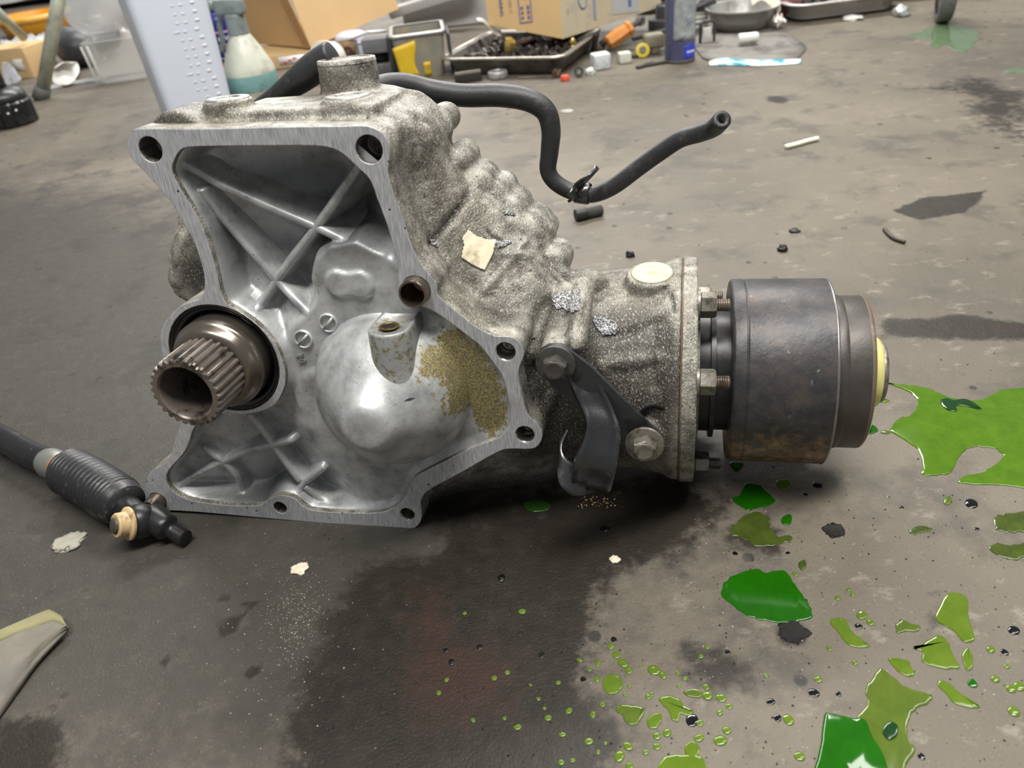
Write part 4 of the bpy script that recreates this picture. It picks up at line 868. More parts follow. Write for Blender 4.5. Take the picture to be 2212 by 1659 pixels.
# ------------------------------------------------------------------ tie rod with bellows, lower left
def fz(px, py, z): return fl(px, py, z)
TR = empty('tie_rod', tuple(fl(180, 1040)))
tag(TR, 'black tie rod with ribbed rubber bellows and ball joint lying before the case', 'tie rod')
ti = TR.matrix_basis.inverted() if False else Matrix.Translation(-Vector(TR.location))
def T_(ps): return [ti @ Vector(p) for p in ps]
ax_ = T_([fz(-60, 912, .017), fz(20, 955, .017), fz(60, 978, .0172), fz(112, 1000, .0175)])
mesh('rod_tube', *tube(catmull(ax_, 8), 0, 28, rfn=lambda t: .0105+.0012*sst(t, .1, .25)), plain('oily black tube', (34, 34, 36), .26, .3, scale=120, dirt=(120, 112, 104), dirt_amt=.12, dirt_scale=70), TR)
mesh('clamp_ring', *tube(T_([fz(104, 996, .0178), fz(109, 1000, .0178), fz(126, 1008, .0178), fz(134, 1012, .0178)]), [.0122, .0134, .0134, .0126], 36), plain('zinc clamp ring', (142, 144, 138), .35, .7, dirt=(96, 98, 92), dirt_amt=.4), TR, sharp=35)
mesh('rust_ring', *tube(T_([fz(128, 1009, .0178), fz(134, 1012, .0178), fz(150, 1020, .018)]), [.0128, .0136, .0134], 36), plain('rust brown ring', (134, 92, 60), .7, .1, dirt=(96, 66, 44)), TR, sharp=35)
bc_ = catmull(T_([fz(142, 1015, .0185), fz(165, 1026, .0195), fz(205, 1048, .020), fz(245, 1074, .0195), fz(272, 1092, .018)]), 40)
NB = 15
mesh('bellows', *tube(bc_, 0, 40, rfn=lambda t: (.0152+.0050*sst(t, 0, .14)-.0030*sst(t, .78, 1))+.0011*(abs(sin(pi*NB*min(1, max(0, (t-.12)/.74))))-.5)*(1 if .12 < t < .86 else .0)), plain('dusty ribbed rubber', (30, 31, 33), .4, scale=150, bump=.12, dirt=(96, 94, 90), dirt_amt=.1, dirt_scale=150), TR)
jn = T_([fz(262, 1088, .0165), fz(290, 1112, .0155), fz(312, 1128, .0145)])
mesh('rod_end', *tube(catmull(jn, 6), 0, 24, rfn=lambda t: .0115-.0015*t), DARKST, TR)
b0 = T_([fz(318, 1124, .0150)])[0]; bd = Vector((-.66, -.60, .45)).normalized()
mesh('joint_housing', *lathe([(.006, -.004), (.0125, -.002), (.0138, .002), (.0138, .009), (.0120, .012), (.0125, .0125), (.0125, .0140), (.0100, .0150)], b0, bd, 36), DARKST, TR, sharp=40)
nt_ = mesh('castle_nut', *lathe([(.0086, .0130), (.0126, .0130), (.0131, .0136), (.0131, .0152), (.0124, .0160), (.0100, .0166), (.0096, .0172), (.0096, .0232), (.0088, .0242), (.0064, .0242)], b0, bd, 36), plain('cream plastic dust cap', (186, 160, 120), .5, var=.08, scale=60, dirt=(120, 86, 54), dirt_amt=.35, dirt_scale=90), TR, sharp=35)
nt_['label'] = 'cream coloured collar on the ball joint'
mesh('joint_stud', *lathe([(.0066, .0222), (.0062, .0255), (.0054, .0262), (0, .0262)], b0, bd, 24), plain('dark stud end', (74, 70, 60), .5, .4, scale=140, bump=.3), TR)
st = T_([fz(328, 1118, .0145), fz(352, 1134, .0135), fz(372, 1146, .0105), fz(396, 1160, .0075), fz(402, 1163, .0070)])
mesh('ball_stud', *tube(catmull(st, 5), 0, 24, rfn=lambda t: .0118-.0012*sst(t, .1, .3)-.0042*sst(t, .36, .5)-.0010*sst(t, .9, 1)), DARKST, TR, sharp=50)
# cloth wedge at the lower left
RG = empty('rag', tuple(fl(20, 1430)))
tag(RG, 'stiff grey folded rag with yellowish fold at the lower left edge', 'rag')
ri = Matrix.Translation(-Vector(RG.location))
def ragp(pp, z): return [ri @ fl(x, y, zz) for (x, y), zz in zip(pp, z)]
a_ = catmull(ragp([(-70, 1400), (-20, 1392), (30, 1372), (90, 1352), (120, 1344), (148, 1357)], [.010, .012, .013, .012, .010, .006]), 6)
b_ = catmull(ragp([(-90, 1660), (-60, 1620), (-10, 1560), (40, 1490), (84, 1430), (148, 1362)], [.001, .001, .0015, .002, .0025, .004]), 6)
nb = 14; V = []
for p, q in zip(a_, b_):
    for k in range(nb):
        t = k/(nb-1); V.append(p.lerp(q, t)+Vector((0, 0, .004*sin(t*pi)+.0016*noise.noise(((p.x+t)*30, p.y*40, t*5)))))
RGM = plain('soiled grey cloth', (104, 100, 90), .8, var=.16, scale=55, bump=.2, dirt=(92, 88, 84), dirt_amt=.45, dirt_scale=22)
o = mesh('cloth', V, [(i*nb+k, i*nb+k+1, (i+1)*nb+k+1, (i+1)*nb+k) for i in range(len(a_)-1) for k in range(nb-1)], RGM, RG); solid(o, .0012)
a2 = catmull(ragp([(-70, 1396), (0, 1364), (50, 1342), (100, 1320), (112, 1321), (132, 1332)], [.003, .003, .004, .005, .006, .005]), 6)
V = []
for p, q in zip(a2, a_):
    for k in range(7):
        t = k/6; V.append(p.lerp(q, t)+Vector((0, 0, .0035*sin(t*pi))))
o = mesh('cloth_fold', V, [(i*7+k, i*7+k+1, (i+1)*7+k+1, (i+1)*7+k) for i in range(len(a2)-1) for k in range(6)], plain('yellowed cloth', (122, 118, 84), .8, var=.14, scale=70, bump=.2, dirt=(104, 98, 74), dirt_amt=.4), RG); solid(o, .0015)
o['label'] = 'yellowish folded back edge'
# small things lying on the floor
def lie(name, pts, r, mat, label, cat, n=10, z=None, **kw):
    c = fl(*pts[len(pts)//2][:2]); ps = [fl(p[0], p[1], r*1.02)-Vector((c.x, c.y, 0)) for p in pts]
    o = mesh(name, *tube(catmull(ps, 6), r, n, **kw), mat); o.location = (c.x, c.y, 0); tag(o, label, cat); return o
lie('plastic_tube', [(1697, 317), (1722, 311), (1742, 305), (1767, 299)], .0036, mat_clear('milky clear plastic', (236, 236, 214), .2, .92), 'short milky plastic tube piece on the open floor behind the hose', 'tube')
c = fl(1278, 470); d = (fl(1302, 461)-fl(1262, 470)).normalized()
sc_ = empty('grub_screw', (c.x, c.y, 0)); tag(sc_, 'short dark threaded screw lying below the hose clip', 'screw')
mesh('thread', *lathe([x for k in range(9) for x in ((.0062, k*.0026), (.0074, k*.0026+.0013))]+[(.0060, .0236), (.004, .0242)], Vector((0, 0, .0075))-d*.008, d, 18), plain('dark grey thread', (92, 90, 86), .4, .5), sc_, sharp=30)
mesh('screw_end', *lathe([(.004, -.0145), (.0078, -.014), (.0084, -.012), (.0084, .001), (.0075, .002)], Vector((0, 0, .0085))-d*.009, d, 18), plain('dark screw end', (48, 47, 46), .5, .3), sc_, sharp=40)
lie('twig', [(1910, 494), (1922, 508), (1936, 517), (1955, 523)], .0022, plain('dark burnt stick', (62, 56, 46), .6), 'thin dark twig right of the drum on open floor', 'twig')
def crumb(px, py, r, mat, label, cat='chip', flat=.6, seed=1, name='chip', zs=0):
    c = fl(px, py); R_ = r*(c-Vector(CAM)).length/F; bm = bmesh.new(); bmesh.ops.create_icosphere(bm, subdivisions=3, radius=R_)
    for v in bm.verts:
        v.co *= 1+.5*noise.noise(v.co/R_*1.5+Vector((seed, seed*2, 0)))+.35*noise.noise(v.co/R_*4.2+Vector((seed*3, 1, seed))); v.co.z = max(v.co.z*flat, -R_*flat*.45)
    zm = min(v.co.z for v in bm.verts); v_ = [tuple(v.co-Vector((0, 0, zm))) for v in bm.verts]; f_ = [tuple(q.index for q in p.verts) for p in bm.faces]; bm.free()
    o = mesh(name, v_, f_, mat); o.location = (c.x, c.y, 0); return tag(o, label, cat)
BLKP = plain('black plastic crumb', (24, 24, 24), .5); PALE = plain('pale flake', (206, 196, 174), .7, scale=200, bump=.3)
crumb(1690, 541, 9, BLKP, 'black plastic crumb behind the drum, lower of the pair', 'crumb', .9, 2, 'plastic_crumb'); crumb(1716, 500, 10, BLKP, 'flat black crumb behind the drum, upper of the pair', 'crumb', .35, 3, 'plastic_crumb')
crumb(1362, 553, 9, BLKP, 'black crumb half hidden behind the output housing', 'crumb', .8, 6, 'plastic_crumb')
crumb(648, 1229, 17, PALE, 'ragged cream flake on darker floor below the case, larger of two', 'flake', .15, 4, 'paint_flake'); crumb(1328, 1209, 11, PALE, 'small cream flake on the dark stain', 'flake', .2, 5, 'paint_flake')
crumb(150, 1171, 28, plain('grey paper scrap', (150, 148, 134), .7, scale=200, bump=.4), 'crumpled pale scrap on the floor below the bellows', 'scrap', .12, 8, 'paper_scrap')
crumb(1224, 240, 14, mat_clear('thin clear flake', (210, 208, 204), .15, .6), 'clear plastic flake on the floor beside the hose bend', 'flake', .06, 9, 'plastic_flake')
crumb(1802, 1146, 20, plain('wet black crumbs', (38, 36, 34), .15, scale=400, bump=.9), 'glistening black clump of dirt between drum and leaf shaped puddle', 'dirt clump', .12, 10, 'dirt_clump')
crumb(1712, 1363, 26, plain('wet black crumbs', (38, 36, 34), .15, scale=400, bump=.9), 'glistening dark dirt patch below the leaf shaped puddle', 'dirt clump', .07, 12, 'dirt_clump')

# ------------------------------------------------------------------ clutter at the back of the floor
def top_z(px, py, Y): return vy(px, py, Y).z
def mpx(p): return (-(RM.T@(np.array(p)-CAM))[2])/F
def sheet(name, pp, mat, parent=None, thick=.001, bend=None, sub=1):
    """a curved sheet through a grid of world points (rows of equal length)"""
    n = len(pp[0]); V = [p for r in pp for p in r]
    o = mesh(name, V, [(i*n+k, i*n+k+1, (i+1)*n+k+1, (i+1)*n+k) for i in range(len(pp)-1) for k in range(n-1)], mat, parent)
    solid(o, thick)
    if sub:
        m = o.modifiers.new('smooth', 'SUBSURF'); m.levels = 1; m.render_levels = sub
    return o
def crumple(name, base, sx, sy, h, mat, seed, rz=0, n=22, amp=1.0, freq=9.0, dome=True):
    """a crumpled sheet heaped on the floor"""
    V = []
    for j in range(n):
        for i in range(n):
            u, v = i/(n-1)*2-1, j/(n-1)*2-1; e = max(0, 1-(abs(u)**2.2+abs(v)**2.2)*.5)
            q = noise.noise((u*freq/3+seed, v*freq/3, seed)); q2 = abs(noise.noise((u*freq+seed*3, v*freq, 2)))
            z = h*(e*(.55+.5*q) if dome else .5+.5*q)+h*.5*q2*amp
            V.append(Vector((u*sx*(1+.12*q2), v*sy*(1+.15*q), max(.0008, z))))
    o = mesh(name, V, [(j*n+i, j*n+i+1, (j+1)*n+i+1, (j+1)*n+i) for j in range(n-1) for i in range(n-1)], mat)
    o.location = (base.x, base.y, base.z); o.rotation_euler = (0, 0, rz); solid(o, .0006, 1); return o
# galvanised stand with slanting legs
Yp = 2.2; sf = fl(90, 214)
ST = empty('steel_stand', (sf.x, sf.y, 0)); tag(ST, 'galvanised tube stand with two slanting legs, in front of the orange tub', 'stand')
S_ = Matrix.Translation(-Vector(ST.location)); GALV = plain('galvanised tube', (192, 196, 178), .35, .4, scale=40, dirt=(108, 112, 98), dirt_amt=.4, dirt_scale=14)
foot = S_ @ vy(92, 196, sf.y); topp = S_ @ vy(146, -110, sf.y+.02)
mesh('leg', *tube([foot, topp], .0165, 24), GALV, ST); mesh('foot_cap', *tube([S_ @ Vector((vy(86, 213, sf.y).x, sf.y, .0)), S_ @ vy(93, 188, sf.y)], [.0205, .0195], 24), plain('dirty grey rubber foot', (84, 84, 82), .6), ST)
mesh('leg', *tube([S_ @ vy(52, 82, 2.62), S_ @ vy(-60, -28, 2.50)], .0130, 20), GALV, ST)
# orange tub
c = fl(62, 86); c = Vector((c.x-.02, c.y+.15, 0)); tb = empty('orange_tub', c); tag(tb, 'round orange plastic tub behind the stand', 'tub')
zt = vy(60, 30, c.y).z; ORANGE = plain('orange plastic', (214, 150, 42), .4, var=.06, scale=20, dirt=(170, 120, 50), dirt_amt=.25)
mesh('tub_wall', *lathe([(0, .0), (.105, .0), (.115, .008), (.135, zt-.02), (.136, zt), (.131, zt), (.110, .012), (0, .010)], n=48, cap=(False, False)), ORANGE, tb, sharp=40)
mesh('rim', *lathe([(.134, zt-.022), (.143, zt-.018), (.143, zt+.002), (.131, zt+.002)], n=48, cap=(False, False)), plain('pale orange rim', (226, 172, 76), .4), tb)
# grey tarp-like sheet behind the tub
o = crumple('grey_sheet', fl(40, 20)+Vector((0, .35, 0)), .55, .28, .07, plain('grey weathered sheet', (158, 154, 150), .7, var=.1, scale=12, dirt=(110, 106, 102), dirt_amt=.4, dirt_scale=9), 4, .1); tag(o, 'rumpled grey sheet on the floor far behind the orange tub', 'sheet')
FILM = mat_clear('clear packing film', (224, 226, 226), .12, .30)
o = crumple('plastic_film', fl(66, 112), .11, .08, .055, FILM, 2, .3, 26, 1.3, 12); tag(o, 'crumpled clear packing film heaped between the stand legs', 'film')
# small carton with a label
c = fl(36, 172); bx = empty('small_carton', (c.x, c.y+.07, 0), radians(-14)); tag(bx, 'small cardboard carton with white label under the packing film', 'box')
hz = vy(36, 104, c.y).z
mesh('carton_body', *box(.145, .12, hz, bev=.002), CARD, bx, sharp=30)
mesh('carton_label', *box(.040, .0012, .034, (.035, -.0604, hz*.25)), plain('white label print', (214, 212, 204), .6, dirt=(150, 148, 142), dirt_amt=.4, dirt_scale=60), bx)
# black knurled cap with a stem
c = fl(18, 276); kc = empty('ribbed_handwheel', (c.x, c.y+.035, 0)); tag(kc, 'black ribbed handwheel with upright stem, nearest thing at the left edge', 'handwheel')
BLKG = plain('black hard plastic', (22, 23, 24), .3, dirt=(48, 52, 52), dirt_amt=.2, dirt_scale=30)
mesh('grip', *lathe([(.050, 0), (.0545, .004), (.0545, .050), (.050, .054), (.020, .0545)], n=96, fn=lambda k, n, r, t: (.955 if (k % 8) in (0, 1) and r > .051 else 1)), BLKG, kc, sharp=30)
mesh('collar', *lathe([(.049, .0535), (.050, .060), (.046, .072), (.034, .079), (.016, .084)], n=56), plain('dark green black plastic', (30, 36, 35), .35), kc)
mesh('stem', *lathe([(.0175, .080), (.0165, .09), (.016, .135), (.014, .15)], n=32), BLKG, kc)
for k in range(5):
    a = -pi/2-.6+k*.34; mesh('chip_mark', *lathe([(.003, 0), (.0025, .0006), (0, .0008)], (.0545*cos(a), .0545*sin(a), .034+.003*(k % 3)), (cos(a), sin(a), 0), 10), WHITE, kc)
# printed grey card cone
c = fl(26, 188)
o = sheet('printed_card', [[vy(x, y, c.y-.02+.05*(k/3)) for k, (x, y) in enumerate(r)] for r in (((2, 134), (12, 132), (22, 138), (30, 146)), ((4, 160), (16, 156), (30, 160), (42, 164)), ((14, 188), (24, 184), (36, 182), (50, 170)))], plain('pale grey printed card', (186, 190, 196), .5, var=.06, scale=90, dirt=(130, 136, 142), dirt_amt=.35, dirt_scale=60), thick=.0012, sub=2); tag(o, 'curled pale grey printed card leaning on the small carton', 'card')
# white paper
c = fl(140, 188)
o = sheet('white_paper', [[fl(112, 186)+Vector((0, 0, .002)), fl(135, 190)+Vector((0, 0, .004)), fl(158, 190)+Vector((0, 0, .003)), fl(182, 158)+Vector((0, 0, .012))], [fl(112, 176)+Vector((0, .02, .03)), fl(134, 172)+Vector((0, .03, .05)), fl(154, 168)+Vector((0, .02, .04)), fl(172, 150)+Vector((0, 0, .03))], [vy(118, 150, c.y+.05), vy(132, 138, c.y+.06), vy(144, 132, c.y+.06), vy(160, 140, c.y+.04)]], plain('white paper', (226, 224, 216), .7, var=.04), thick=.0006, sub=2); tag(o, 'folded white paper beside the foot of the galvanised stand', 'paper')
# black rubber hose length
c = fl(178, 150); HB = [vy(132, 100, 2.62), vy(150, 112, 2.5), vy(172, 118, 2.42), vy(196, 110, 2.38), vy(222, 94, 2.40)]
HB = [Vector((p.x, p.y, .052)) for p in (fl(160, 130), fl(172, 142), fl(188, 144), fl(210, 134), fl(240, 114))]
o = mesh('rubber_hose', *tube(catmull(HB, 8), .05, 28, hollow=.8), plain('dark rubber hose', (52, 54, 58), .45, dirt=(96, 94, 90), dirt_amt=.3), None); tag(o, 'thick dark rubber hose lying behind the white paper', 'hose')
o = crumple('plastic_film', fl(170, 100)+Vector((.05, .1, 0)), .09, .06, .06, FILM, 7, -.3, 24, 1.2, 11); tag(o, 'crumpled clear film behind the thick rubber hose', 'film')
o = crumple('plastic_film', fl(168, 180), .07, .025, .008, FILM, 12, .25, 16, 1.2, 9); tag(o, 'small clear film strip on the floor before the white paper', 'film')
# clear plastic tub with a clear bowl on it
c = fl(262, 178); CLR = mat_clear('clear plastic box', (214, 214, 210), .1, .28); CLR2 = mat_clear('cloudy plastic bowl', (206, 206, 206), .14, .42)
ct = empty('clear_tub', (c.x, c.y+.06, 0), radians(8)); tag(ct, 'clear plastic storage tub left of the measuring jug', 'tub')
zt = vy(255, 84, c.y).z; wd = .145
mesh('tub_wall', *rings([[Vector((sx*(wd*.46), sy*.055, z)) for sx, sy in ((-1, -1), (1, -1), (1, 1), (-1, 1))] for z in (0.0, .003)]), CLR, ct)
M_ = MB()
def rrect(w_, d_, r, z, n=5):
    return [Vector((x*(w_-r)+r*cos(a0+k*pi/2/n), y*(d_-r)+r*sin(a0+k*pi/2/n), z)) for x, y, a0 in ((-1, -1, pi), (1, -1, 1.5*pi), (1, 1, 0), (-1, 1, .5*pi)) for k in range(n+1)]
mesh('tub_shell', *rings([rrect(.066, .052, .014, .002), rrect(.070, .056, .014, zt*.5), rrect(.072, .058, .014, zt*.52), rrect(.076, .062, .014, zt-.004), rrect(.080, .066, .014, zt-.003), rrect(.080, .066, .014, zt), rrect(.073, .059, .014, zt), rrect(.064, .050, .014, .004)], (False, False)), CLR, ct)
for k in (-.068, -.054): mesh('tub_rib', *tube([Vector((k, -.0585, .004)), Vector((k*1.1, -.0665, zt-.006))], .003, 8), mat_clear('bright plastic edge', (232, 232, 228), .15, .6), ct)
cb = empty('clear_bowl', (c.x-.045, c.y+.11, zt+.0)); tag(cb, 'round cloudy clear plastic bowl resting on the storage tub', 'bowl')
mesh('bowl_shell', *lathe([(.030, .001), (.050, .006), (.072, .028), (.082, .06), (.083, .095), (.078, .135), (.076, .136), (.080, .095), (.079, .06), (.069, .030), (.048, .009), (0, .004)], n=56, cap=(False, False)), CLR2, cb)
mesh('bowl_rim', *lathe([(.0765, .133), (.083, .136), (.083, .141), (.0765, .142)], n=56, cap=(False, False)), CLR2, cb)
# measuring jug
JY = radians(28); c = fl(424, 276)
jg = empty('measuring_jug', (c.x-.02, c.y+.10, 0), JY); tag(jg, 'tall milky blue measuring jug with raised marks behind the case', 'jug')
JUG = Nt('milky polypropylene'); JUG.set(color=s2l((222, 230, 242)), rough=.35, alpha=.90, sss=.0); JUGM = JUG.m
zj = .36
mesh('jug_body', *rings([rrect(.062, .052, .016, .001), rrect(.068, .057, .016, .004), rrect(.069, .058, .016, .012), rrect(.082, .072, .018, zj), rrect(.0795, .0695, .018, zj), rrect(.066, .055, .016, .012), rrect(.062, .050, .014, .007)], (True, True)), JUGM, jg, sharp=50)
MK = plain('raised white mark', (236, 240, 246), .3, var=.02)
for k in range(17):
    z = .030+k*.0165; y = -(.058+.014*z/zj)-.0004
    for x, w_, h_ in ((.044, .0085, .0042), (.020, .0065, .0026), (.004, .006, .0020)):
        if x == .004 and k < 2: continue
        mesh('graduation', *box(w_*2 if k % 5 == 4 and x == .004 else w_, .0012, h_, (x-(.006 if k % 5 == 4 else 0), y, z+.001*(x < .02))), MK, jg)
mesh('jug_handle', *tube(catmull([Vector((0, .058, .06)), Vector((0, .085, .09)), Vector((0, .10, .18)), Vector((0, .088, .27)), Vector((0, .070, .30))], 6), .011, 14), JUGM, jg)
# blue spray can
c = fl(488, 196); bc2 = empty('blue_aerosol_can', (c.x+.0, c.y+.10, 0)); tag(bc2, 'blue aerosol can with white lettering beside the spray bottle', 'can')
zc_ = vy(480, 40, c.y+.07).z
NAVY = plain('navy blue print', (34, 42, 112), .35, var=.05); RED = plain('red print', (206, 62, 36), .4, var=.05); WHT = plain('white print', (228, 228, 226), .5, var=.03)
R_ = .031
mesh('can_body', *lathe([(.028, 0), (.031, .004), (.031, zc_-.01), (.0305, zc_-.004), (.027, zc_+.004), (.018, zc_+.012), (.0125, zc_+.014)], n=48), NAVY, bc2, sharp=40)
for z0, z1, mt, nm_ in ((.10*zc_, .34*zc_, RED, 'red_band'), (.79*zc_, .815*zc_, plain('pink stripe', (214, 160, 176), .4), 'stripe'), (.60*zc_, .615*zc_, plain('pink stripe', (214, 160, 176), .4), 'stripe'), (.40*zc_, .412*zc_, WHT, 'stripe')):
    mesh(nm_, *lathe([(R_+.0002, z0), (R_+.0002, z1)], n=48, cap=(False, False)), mt, bc2)
mesh('nozzle', *lathe([(.012, zc_+.013), (.012, zc_+.026), (.009, zc_+.028), (.009, zc_+.038), (0, zc_+.038)], n=24), plain('dark cap', (60, 62, 64), .4), bc2)
def wrap_text(name, body, size, z, ang, mat, parent, R):
    a = radians(ang); return text(name, body, size, face_mat((R*sin(a)*1.0, -R*cos(a), z), (sin(a), -cos(a), 0)), mat, parent, .0008)
wrap_text('lettering', 'KWS', .015, .70*zc_, 24, WHT, bc2, R_+.0004)
wrap_text('lettering', '\u30a4\u30eb\u30fc', .014, .535*zc_, 24, WHT, bc2, R_+.0004); wrap_text('lettering', '\u30ca\u30fc', .014, .455*zc_, 24, WHT, bc2, R_+.0004)
mesh('emblem', *lathe([(.010, 0), (.0098, .0012), (0, .0014)], ((R_-.001)*sin(.42), -(R_-.001)*cos(.42), .22*zc_), (sin(.42), -cos(.42), 0), 28), WHT, bc2)
# spray bottle
c = fl(546, 226); sb = empty('spray_bottle', (c.x, c.y+.05, 0), radians(-20)); tag(sb, 'dirty translucent spray bottle with teal band and grey trigger head', 'spray bottle')
zn = vy(520, 62, c.y+.05).z; RB = .058
BOT = plain('dirty milky plastic', (196, 198, 184), .35, var=.06, scale=14, dirt=(140, 134, 116), dirt_amt=.5, dirt_scale=16)
mesh('bottle_body', *lathe([(.050, 0), (.056, .004), (RB, .014), (RB, zn*.42), (RB*.94, zn*.50), (RB*.68, zn*.72), (RB*.42, zn*.90), (RB*.32, zn*.97), (RB*.30, zn)], n=56), BOT, sb)
mesh('teal_band', *lathe([(RB+.0004, zn*.17), (RB+.0007, zn*.175), (RB+.0007, zn*.395), (RB+.0004, zn*.40)], n=56, cap=(False, False)), plain('faded teal band', (116, 156, 154), .45, var=.08, scale=30, dirt=(90, 120, 120), dirt_amt=.3), sb)
GRH = plain('grey trigger plastic', (122, 132, 130), .45, var=.06, dirt=(84, 90, 88), dirt_amt=.35)
mesh('neck_collar', *lathe([(.022, zn*.93), (.0235, zn*.94), (.021, zn+.028), (.017, zn+.032)], n=40, fn=lambda k, n, r, t: .97 if k % 4 == 0 else 1), GRH, sb, sharp=25)
mesh('spray_head', *box(.070, .026, .032, (-.006, 0, zn+.030), .006), GRH, sb, sharp=35)
mesh('trigger', *tube(catmull([Vector((-.030, 0, zn+.034)), Vector((-.044, 0, zn+.012)), Vector((-.048, 0, zn-.022)), Vector((-.058, 0, zn-.045))], 5), .0055, 12), GRH, sb)
mesh('nozzle', *lathe([(.010, 0), (.010, .014), (.006, .016)], (-.041, 0, zn+.050), (-1, 0, 0), 20), GRH, sb)
# big carton leaning, its corner to the front
c = fl(668, 148); 
def at(x, y, Y): return vy(x, y, Y)
Yb = c.y+.06
cbx = empty('big_carton', (vy(672, 104, Yb).x, Yb, vy(672, 104, Yb).z)); tag(cbx, 'large plain cardboard box with its corner forward behind the black vent hose', 'box')
ib = Matrix.Translation(-Vector(cbx.location))
CARD2 = plain('plain brown cardboard', (194, 160, 112), .8, var=.06, scale=8, bump=.05, dirt=(168, 136, 90), dirt_amt=.25, dirt_scale=5)
corner = Vector((0, 0, 0)); lft = ib @ at(582, 103, Yb+.16); rgt = ib @ at(884, 18, Yb+.26)
lft.z = 0.004; upv = Vector((-.10, .06, .34)); 
def slabq(name, a, b, up, th, mat, par, inward):
    q = [a, b, b+up, a+up]; return mesh(name, *prism(q, th, inward), mat, par, smooth=False)
slabq('left_panel', corner, Vector((-.20, .20, -.002)), upv, .004, CARD2, cbx, Vector((.6, .7, 0)))
slabq('right_panel', corner, Vector((.235, .17, .045)), upv+Vector((.03, 0, 0)), .004, plain('lighter cardboard', (206, 174, 128), .8, var=.05, scale=8, bump=.05, dirt=(178, 146, 100), dirt_amt=.2, dirt_scale=5), cbx, Vector((-.6, .8, 0)))
slabq('corner_tape', Vector((-.021, .0145, -.001)), Vector((.0012, -.0022, 0)), upv, .0008, plain('brown box tape', (158, 122, 80), .45, var=.1, scale=14), cbx, Vector((-.5, -.8, 0)))
mesh('box_floor', *rings([[Vector((0, .003, .002)), Vector((.232, .17, .046)), Vector((.03, .37, .05)), Vector((-.198, .20, 0))], [Vector((0, .003, .006)), Vector((.232, .17, .050)), Vector((.03, .37, .054)), Vector((-.198, .20, .004))]]), CARD2, cbx, smooth=False)
for k, (dx, dz, r) in enumerate(((.10, .19, .009), (.11, .155, .011), (.125, .13, .010), (.085, .14, .007))):
    p = Vector((dx, dx*.723-.0028, dz+.01)); mesh('grease_mark', *lathe([(r, 0), (r*.9, .0005), (0, .0006)], p, (.58, -.81, .1), 18), plain('grease smudge', (140, 118, 88), .6), cbx)
# flat box under it with a printed label
lb = empty('flat_carton', (c.x-.02, c.y+.14, 0), radians(4)); tag(lb, 'low cardboard box with red printed label under the large box', 'box')
zlb = max(.03, vy(672, 104, Yb).z-.005)
mesh('carton_body', *box(.34, .18, zlb, bev=.002), CARD, lb, sharp=30)
mesh('shipping_label', *box(.070, .001, zlb*.62, (-.035, -.0906, zlb*.22)), WHT, lb)
RP = plain('red print', (206, 62, 36), .4)
for k in range(4): mesh('print_mark', *box(.010, .0008, .0045, (-.054+k*.013, -.0914, zlb*(.34+.11*(k % 3))), m=Matrix.Identity(4)), RP, lb)
# white tape roll and pale cup
c = fl(716, 178)
o = empty('tape_roll', (c.x, c.y+.02, 0)); tag(o, 'white tape roll with yellow core edge behind the vent hose end', 'tape roll')
ry = vy(712, 128, c.y+.02).z; d_ = Vector((-.45, -.85, .25)).normalized()
mesh('roll', *lathe([(.026, -.02), (.040, -.02), (.041, -.018), (.041, .018), (.040, .02), (.026, .02), (.026, -.02)], (0, 0, max(.045, ry)), d_, 44, (False, False)), plain('white tape', (216, 214, 204), .4, var=.04), o, sharp=40)
mesh('core', *lathe([(.0262, -.019), (.0262, .021), (.0235, .0212), (.0235, -.019)], (0, 0, max(.045, ry)), d_, 40, (False, False)), plain('yellow card core', (206, 200, 110), .6), o)
c2 = fl(742, 170); o = empty('pale_cup', (c2.x+.02, c2.y+.14, 0)); tag(o, 'pale lilac round cup top behind the white tape roll', 'cup')
zz = vy(722, 76, c2.y+.12).z
mesh('cup_body', *lathe([(.042, 0), (.045, .004), (.045, zz*.75), (.040, zz*.92), (.028, zz), (0, zz*1.01)], n=44), plain('pale lilac plastic', (186, 180, 194), .4, var=.05), o)
mesh('cup_lip', *lathe([(.0455, zz*.70), (.0475, zz*.71), (.0475, zz*.75), (.0455, zz*.76)], n=44, cap=(False, False)), plain('pale lilac plastic', (186, 180, 194), .4, var=.05), o)
# grey bracket assembly
c = fl(800, 178); gb = empty('grey_bracket', (c.x-.002, c.y+.10, 0), radians(-4)); tag(gb, 'grey sheet metal bracket with rust ringed bolt hole beside the yellow streaked bin', 'bracket')
GM = plain('scuffed grey sheet metal', (132, 134, 136), .45, .35, scale=40, dirt=(92, 92, 92), dirt_amt=.4, dirt_scale=25)
s1 = mpx((c.x, c.y+.1, .05)); z1 = vy(800, 84, c.y+.08).z; z0 = vy(756, 122, c.y+.08).z
mesh('left_flange', *box(.060, .005, z1-.0, (-.052, -.006, 0), .002), GM, gb, sharp=30)
mesh('upper_block', *box(.062, .06, z1*.42, (.022, .0, z1*.60), .004), plain('mid grey block', (112, 114, 116), .5, .2, dirt=(80, 80, 80), dirt_amt=.3), gb, sharp=30)
mesh('lower_block', *box(.066, .06, z1*.30, (.022, .0, 0), .004), plain('mid grey block', (112, 114, 116), .5), gb, sharp=30)
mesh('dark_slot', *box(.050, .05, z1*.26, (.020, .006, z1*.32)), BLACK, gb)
mesh('side_post', *box(.010, .07, z1*1.02, (.060, 0, 0), .002), plain('dark grey post', (70, 72, 74), .5, .3), gb, sharp=30)
mesh('rust_patch', *box(.040, .0010, .034, (-.050, -.0090, z1*.60), .0), plain('rusty pad', (150, 118, 88), .7, .1, var=.15, scale=60, dirt=(110, 80, 60), dirt_amt=.4, dirt_scale=60), gb)
